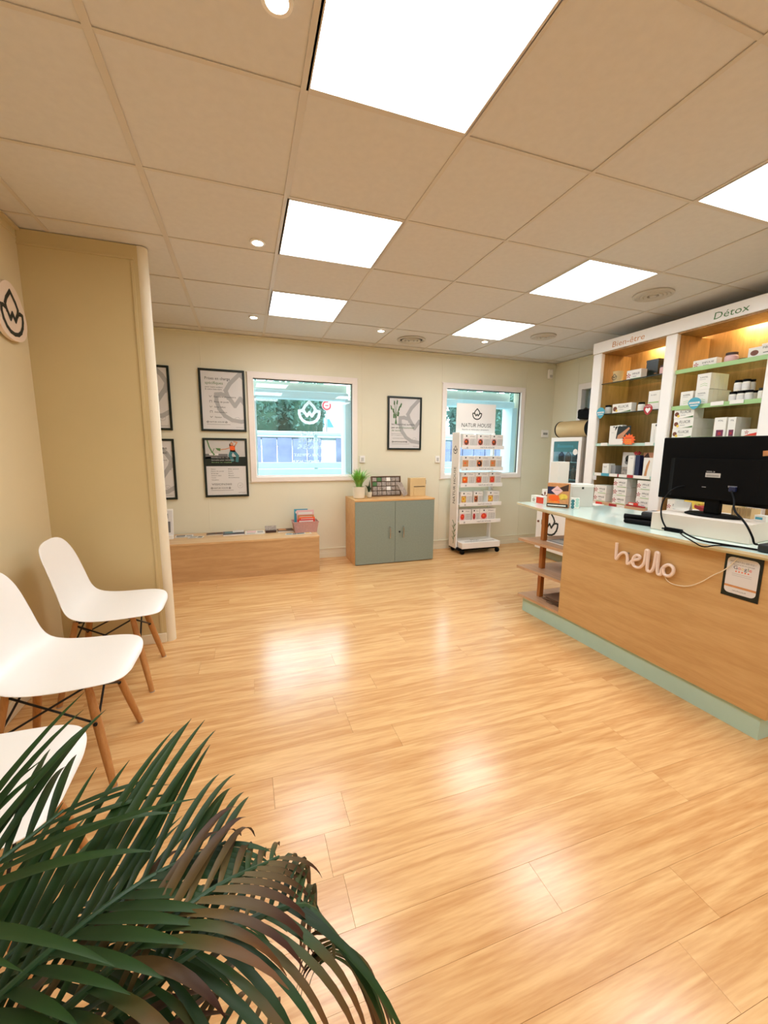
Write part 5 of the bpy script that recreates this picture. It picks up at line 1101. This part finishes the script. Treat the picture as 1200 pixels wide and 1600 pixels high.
carton('product_box', (PX-0.005, 0.425, 1.9456), 0.066, 0.06, 0.088, 'carton', 'white lettered box at the right end of the top shelf, right bay', 'box', SHG2, 0, lambda a, w, h: (a.text('FIBRE', w*0.12, h*0.62, h*0.18, 'ink', w*0.8), a.rect(w*0.2, w*0.7, h*0.3, h*0.36, 'inkg')))
stack('product_box', PX, 0.953, 0.098, 1.655, 0.120, 0.058, [1], 'carton', at_slim, 'upright white box, leftmost on the second shelf of the right bay', SHG2)
stack('product_box', PX, 0.838, 0.100, 1.655, 0.120, 0.050, [5, 4], 'carton', at_slim, 'upright white box, double stack on the right bay second shelf', SHG2)
drop_tag(0.80, 1.672, 'blue', 'pale blue drop-shaped tag on the second shelf of the right bay', 0.10, 0.085)
g_ = 'supplement jars in the right bay'
for k, y in enumerate((0.583, 0.531, 0.480)):
    jar('supplement_jar', PX+0.03, y, 1.655, 0.0245, 0.078, 'carton', 'black', 'black-lidded white jar, %s of the lower row on the second shelf' % ('left', 'middle', 'right')[k], g_, band='sheet')
for k, y in enumerate((0.557, 0.505)):
    jar('supplement_jar', PX+0.03, y, 1.7345, 0.0245, 0.078, 'carton', 'black', 'black-lidded white jar, %s of the upper row on the second shelf' % ('left', 'right')[k], g_, band='sheet')
for k, (dx, y) in enumerate(((0.085, 0.480), (0.085, 0.531))): jar('supplement_jar', PX+dx, y, 1.655, 0.0245, 0.078, 'carton', 'black', 'black-lidded white jar standing behind the lower row, %s' % ('right', 'left')[k], g_)
jar('supplement_jar', PX+0.085, 0.505, 1.7345, 0.0245, 0.078, 'carton', 'black', 'black-lidded white jar on top behind the upper row', g_)
for k, (dx, y) in enumerate(((0.03, 0.40), (0.085, 0.385))): jar('supplement_jar', PX+dx, y, 1.655, 0.0245, 0.082, 'carton', 'darkgreen', 'white jar by the right post, %s' % ('front one', 'rear one')[k], g_)
price(0.60, 0.69, 1.640, 'carton', 'white price tag under the jars, left one', px=FX+0.004); price(0.47, 0.56, 1.640, 'carton', 'white price tag under the jars, right one', px=FX+0.004)
stack('product_box', PX-0.02, 0.975, 0.160, 1.400, 0.079, 0.055, [5, 5, 2], 'carton', at_fluicir, 'lettered box with a brown picture, stack above the monitor', SHG2)
stack('product_box', PX, 0.668, 0.082, 1.400, 0.150, 0.055, [3], 'carton', at_plum, 'tall white box with a plum square above the monitor', SHG2)
stack('product_box', PX+0.01, 0.580, 0.052, 1.400, 0.148, 0.055, [3], 'carton', at_plum, 'narrow tall white box right of the plum square box', SHG2)
carton('product_box', (PX-0.01, 0.472, 1.4006), 0.112, 0.06, 0.055, 'carton', 'flat red and white box above the monitor at the right', 'box', SHG2, 0, lambda a, w, h: (a.poly([(w*0.1, h*0.1), (w*0.95, h*0.1), (w*0.95, h*0.6), (w*0.5, h*0.4)], 'red'), flower(a, w*0.3, h*0.6, h*0.2, 'dred')))
gb = 'goods on the lowest shelf behind the monitor'
for k, (y, w_, h_, m_, lb) in enumerate(((0.96, 0.12, 0.10, 'carton', 'white box low behind the monitor, leftmost'), (0.82, 0.10, 0.12, 'yellow', 'yellow box low behind the monitor'), (0.70, 0.13, 0.10, 'carton', 'white box low behind the monitor neck'),
                                     (0.55, 0.14, 0.11, 'maple', 'pale brown box low behind the monitor'), (0.39, 0.12, 0.13, 'lgreen', 'green box low behind the monitor'), (0.22, 0.12, 0.12, 'carton', 'white box low behind the monitor, rightmost'))):
    if y < 0.36: continue
    carton('product_box', (PX, y if y < 0.49 or True else y, 0.7876), w_ if y-w_ > 0.365 else y-0.365, 0.10, h_, m_, lb, 'box', gb, 0, at_imp() if m_ == 'carton' else None)

# ---------------------------------------------------------------- drinks fridge on its white cabinet
FGX = 3.14
e = empty('lotus_cabinet', (FGX, 2.51, 0), 'white cabinet with a black lotus outline under the drinks fridge', 'cabinet')
b = MB(); b.box(0.0, 0.62, -0.55, 0.0, 0.105, 0.74, 'white', 0.004); b.build('body', e)
b = MB(); b.box(0.05, 0.6, -0.52, -0.04, 0.0, 0.104, 'sage'); b.build('plinth', e)
b = MB(); b.box(-0.018, -0.001, -0.548, -0.002, 0.11, 0.738, 'white', 0.003); dr = b.build('door', e)
b = MB(); a = right_art(b, -0.018, 0, 0); a.lotus(0.235, 0.44, 0.130, 'ink', 0.17); b.build('lotus_print', dr, recalc=False)
b = MB(); b.lathe([(0.001, -0.030), (0.012, -0.030), (0.014, -0.019), (0.001, -0.019)], 'brown', (0, -0.045, 0.44), 14, 'X'); b.build('knob', dr)
e = empty('drinks_fridge', (3.27, 2.515, 0.741), 'small white drinks fridge with a glass door in the far right corner', 'fridge')
b = MB(); fw, fh, fd = 0.47, 0.70, 0.46
b.box(0.03, fd, -0.02, 0.0, 0, fh, 'white', 0.003); b.box(0.03, fd, -fw, -fw+0.02, 0, fh, 'lgrey', 0.003); b.box(0.03, fd, -fw+0.02, -0.02, fh-0.03, fh, 'white'); b.box(0.03, fd, -fw+0.02, -0.02, 0, 0.03, 'white'); b.box(fd-0.02, fd, -fw+0.02, -0.02, 0.03, fh-0.03, 'shut'); b.build('body', e)
b = MB(); b.box(0.06, 0.09, -fw+0.05, -0.05, fh-0.036, fh-0.031, 'led'); b.build('interior_light', e)
b = MB()
for a0, a1, c0_, c1_ in ((-fw, 0, fh-0.045, fh), (-fw, 0, 0, 0.04), (-0.045, 0, 0.04, fh-0.045), (-fw, -fw+0.045, 0.04, fh-0.045)): b.box(0, 0.028, a0, a1, c0_, c1_, 'white', 0.003)
df = b.build('door_frame', e)
b = MB(); b.box(0.012, 0.018, -fw+0.045, -0.045, 0.04, fh-0.045, 'dglass'); b.build('door_glass', df)
b = MB(); b.box(0.0055, 0.010, -fw+0.045, -0.045, fh-0.165, fh-0.045, 'teal'); a = right_art(b, 0.0055, 0, 0); a.text('Boissons', 0.10, fh-0.115, 0.042, 'blue', 0.25); a.l = 0.0014; a.disc(fw-0.085, fh-0.165, 0.034, 'whitem', 20); b.build('door_sign', df)
for z in (0.22, 0.42):
    b = MB(); b.box(0.05, fd-0.02, -fw+0.02, -0.02, z-0.006, z, 'lgrey'); b.build('rack', e)
k = 0
for zi, z in enumerate((0.031, 0.2205, 0.4205)):
    for yi in range(4):
        k += 1
        ee = empty('drink_bottle', (3.27+0.10, 2.515-0.075-yi*0.105, 0.741+z), 'dark drink bottle in the fridge, %s on the %s rack' % (('leftmost', 'second from the left', 'third from the left', 'rightmost')[yi], ('bottom', 'middle', 'top')[zi]), 'bottle', 'bottles in the drinks fridge')
        b = MB(); hh = 0.13 if zi == 2 else 0.15; b.lathe([(0.001, 0), (0.032, 0), (0.034, 0.01), (0.034, hh*0.6), (0.014, hh*0.8), (0.014, hh*0.95)], ('brown', 'darkgreen', 'hair')[(yi+zi) % 3], n=16); b.build('body', ee)
        b = MB(); b.lathe([(0.015, hh*0.93), (0.015, hh), (0.001, hh)], ('whitem', 'red', 'teal')[(yi*2+zi) % 3], n=12); b.build('cap', ee)
e = empty('roll_case', (3.40, 2.30, 1.442), 'gold cylindrical case with black ends lying on the drinks fridge', 'case')
b = MB(); b.lathe([(0.095, -0.24), (0.095, 0.20)], 'gold', (0, 0, 0.097), 36, 'Y'); b.build('barrel', e)
for y0, y1 in ((0.20, 0.215), (-0.30, -0.24)): b = MB(); b.lathe([(0.001, y0), (0.098, y0), (0.098, y1), (0.001, y1)], 'black', (0, 0, 0.097), 36, 'Y'); b.build('end_cap', e)
e = empty('black_pouch', (3.41, 2.11, 1.637), 'crumpled black pouch on top of the gold case', 'pouch', rotz=0.1)
b = MB(); vs = b.box(-0.075, 0.075, -0.14, 0.10, 0.004, 0.11, 'black', 0.02); bmesh.ops.subdivide_edges(b.bm, edges=b.bm.edges[:], cuts=2, use_grid_fill=True)
rn = random.Random(4)
for v in b.bm.verts:
    if v.co.z > 0.02: v.co += Vector((rn.uniform(-1, 1), rn.uniform(-1, 1), rn.uniform(-1, 1)))*0.006
b.build('body', e, sharp=60, smooth=True)
b = MB(); b.tube([(-0.07, -0.08, 0.09), (-0.09, -0.02, 0.118), (-0.07, 0.05, 0.09)], 0.006, 'blackm', 8); b.build('strap', e)

# ---------------------------------------------------------------- palm in the foreground
PB = Vector((-0.86, -1.02, 0.0))
palm = empty('potted_palm', PB, 'large dark green palm with browned leaf tips in the near left corner', 'plant')
b = MB(); b.lathe([(0.001, 0), (0.13, 0), (0.14, 0.01), (0.175, 0.27), (0.185, 0.28), (0.185, 0.30), (0.165, 0.30), (0.16, 0.26), (0.001, 0.26)], 'pot', n=36); b.build('pot', palm)
b = MB(); b.lathe([(0.001, 0.268), (0.158, 0.262)], 'soil', n=28); b.build('soil', palm)
def bez(P, t):
    """smooth curve through the points"""
    P = [P[0]*2-P[1]] + list(P) + [P[-1]*2-P[-2]]; n = len(P)-3; u = min(max(t, 0), 0.9999)*n; i = int(u); u -= i
    a, b_, c, d = P[i:i+4]
    return 0.5*((2*b_)+(c-a)*u+(2*a-5*b_+4*c-d)*u*u+(3*b_-a-3*c+d)*u**3)
rp = random.Random(11)
def leaflet(parent, base, d, length, width, droop, m, side):
    """one blade: starts at base, leaves along d, bends down"""
    b = MB(); b.mi(m); n = 9; prev = None; p = base.copy(); dd = d.normalized(); up = Vector((0, 0, 1))
    for i in range(n+1):
        t = i/n; w = width*(math.sin(math.pi*min(1, 0.10+0.9*t))**0.75)*(1-0.25*t) + 0.0004
        s2 = dd.cross(up)
        if s2.length < 1e-3: s2 = Vector((1, 0, 0))
        s2.normalize(); nn = s2.cross(dd).normalized(); fold = 0.35*w
        a_ = b.bm.verts.new(p - s2*w + nn*fold); c_ = b.bm.verts.new(p.copy()); e_ = b.bm.verts.new(p + s2*w + nn*fold)
        if prev:
            for q, (u0, u1) in (((prev[0], prev[1], c_, a_), (0, 1)), ((prev[1], prev[2], e_, c_), (0, 1))):
                f = b.bm.faces.new(q)
                for li, l in enumerate(f.loops): l[b.uv].uv = ((i-1)/n if li < 2 else t, 0.5)
        prev = (a_, c_, e_)
        p = p + dd*(length/n)
        dd = (dd + Vector((0, 0, -1))*droop*(0.25+t*1.3)/n*2.2).normalized()
    return b.build('leaflet', parent, sharp=80, recalc=False, smooth=True)
def frond(ctrl, n, L0, wd, droop, mats, lift=0.25, t0=0.30, fwd=0.85, seed=0, rside=1.0):
    rr = random.Random(seed)
    P = [Vector(c)-PB for c in ctrl]; P = [Vector((0.03*rr.uniform(-1, 1), 0.03*rr.uniform(-1, 1), 0.264))] + P
    b = MB(); N = 22; pts = [bez(P, i/N) for i in range(N+1)]
    b.tube(pts, [0.0065*(1-0.8*i/N)+0.0010 for i in range(N+1)], 'stem', 8)
    fr = b.build('frond', palm)
    for i in range(n):
        t = t0+(1-t0)*(i+0.5)/n
        p = bez(P, t); tg = (bez(P, min(1, t+0.02))-bez(P, t-0.02)).normalized(); sd = tg.cross(Vector((0, 0, 1))).normalized()
        s_ = 1 if i % 2 else -1; k = math.sin(math.pi*(0.18+0.80*(t-t0)/(1-t0)))
        ln = L0*(0.45+0.6*k)*rr.uniform(0.85, 1.12)*(rside if s_ > 0 else 1)
        d = tg*(fwd+0.5*(t-t0))*rr.uniform(0.85, 1.15) + sd*s_*rr.uniform(0.75, 1.0) + Vector((0, 0, lift*rr.uniform(0.6, 1.4)))
        m = mats(t, rr)
        leaflet(fr, p, d, ln, wd*rr.uniform(0.8, 1.15)*(0.75+0.35*k), droop*rr.uniform(0.7, 1.3), m, s_)
    return fr
green = lambda t, r: 'palm'
mix = lambda t, r: 'palm' if r.random() > 0.15+0.7*t else ('palm2' if r.random() < 0.65 else 'palm3')
brown = lambda t, r: 'palm3' if r.random() < 0.45+0.3*t else 'palm2'
Z = lambda x, y, z: (x, y, z)
FRONDS = [
 ([(-0.66, -1.11, 0.60), (-0.50, -1.07, 0.72), (-0.385, -1.02, 0.75), (-0.285, -0.955, 0.71)], 38, 0.30, 0.0070, 0.22, green, 0.06, 0.34, 0.66, 1, 0.45),
 ([(-0.62, -1.11, 0.58), (-0.440, -1.09, 0.70), (-0.31, -1.06, 0.75), (-0.21, -0.985, 0.69)], 30, 0.19, 0.0060, 1.00, brown, 0.10, 0.38, 0.85, 2, 0.9),
 ([(-0.62, -1.13, 0.54), (-0.43, -1.11, 0.67), (-0.30, -1.09, 0.72), (-0.19, -1.06, 0.69), (-0.145, -1.04, 0.60), (-0.135, -1.02, 0.52)], 60, 0.21, 0.0048, 1.5, mix, 0.02, 0.36, 0.55, 3, 1.0),
 ([(-0.68, -1.16, 0.56), (-0.53, -1.16, 0.66), (-0.43, -1.18, 0.68), (-0.35, -1.18, 0.62)], 24, 0.20, 0.0060, 1.0, mix, 0.04, 0.36, 0.75, 4, 0.9),
 ([(-0.74, -1.03, 0.62), (-0.64, -1.02, 0.74), (-0.56, -0.98, 0.78), (-0.50, -0.90, 0.78)], 22, 0.31, 0.0068, 0.28, green, 0.08, 0.30, 0.80, 5, 0.8),
 ([(-0.62, -1.05, 0.42), (-0.461, -1.04, 0.50), (-0.349, -1.05, 0.53), (-0.22, -1.01, 0.42)], 32, 0.22, 0.0058, 0.9, mix, 0.05, 0.34, 0.65, 6, 1.0),
 ([(-0.66, -1.14, 0.48), (-0.52, -1.14, 0.56), (-0.42, -1.15, 0.57), (-0.33, -1.13, 0.48)], 24, 0.22, 0.0062, 0.85, mix, 0.05, 0.36, 0.7, 7, 1.0),
 ([(-0.66, -1.0, 0.46), (-0.55, -0.97, 0.55), (-0.42, -0.95, 0.59), (-0.27, -0.90, 0.52)], 34, 0.22, 0.0062, 0.50, green, 0.10, 0.32, 0.7, 8, 0.8),
 ([(-0.72, -1.0, 0.44), (-0.64, -0.96, 0.54), (-0.56, -0.89, 0.58), (-0.47, -0.81, 0.53)], 26, 0.24, 0.0070, 0.40, green, 0.10, 0.30, 0.7, 9, 1.0),
]
for ar in FRONDS: frond(ar[0], *ar[1:])
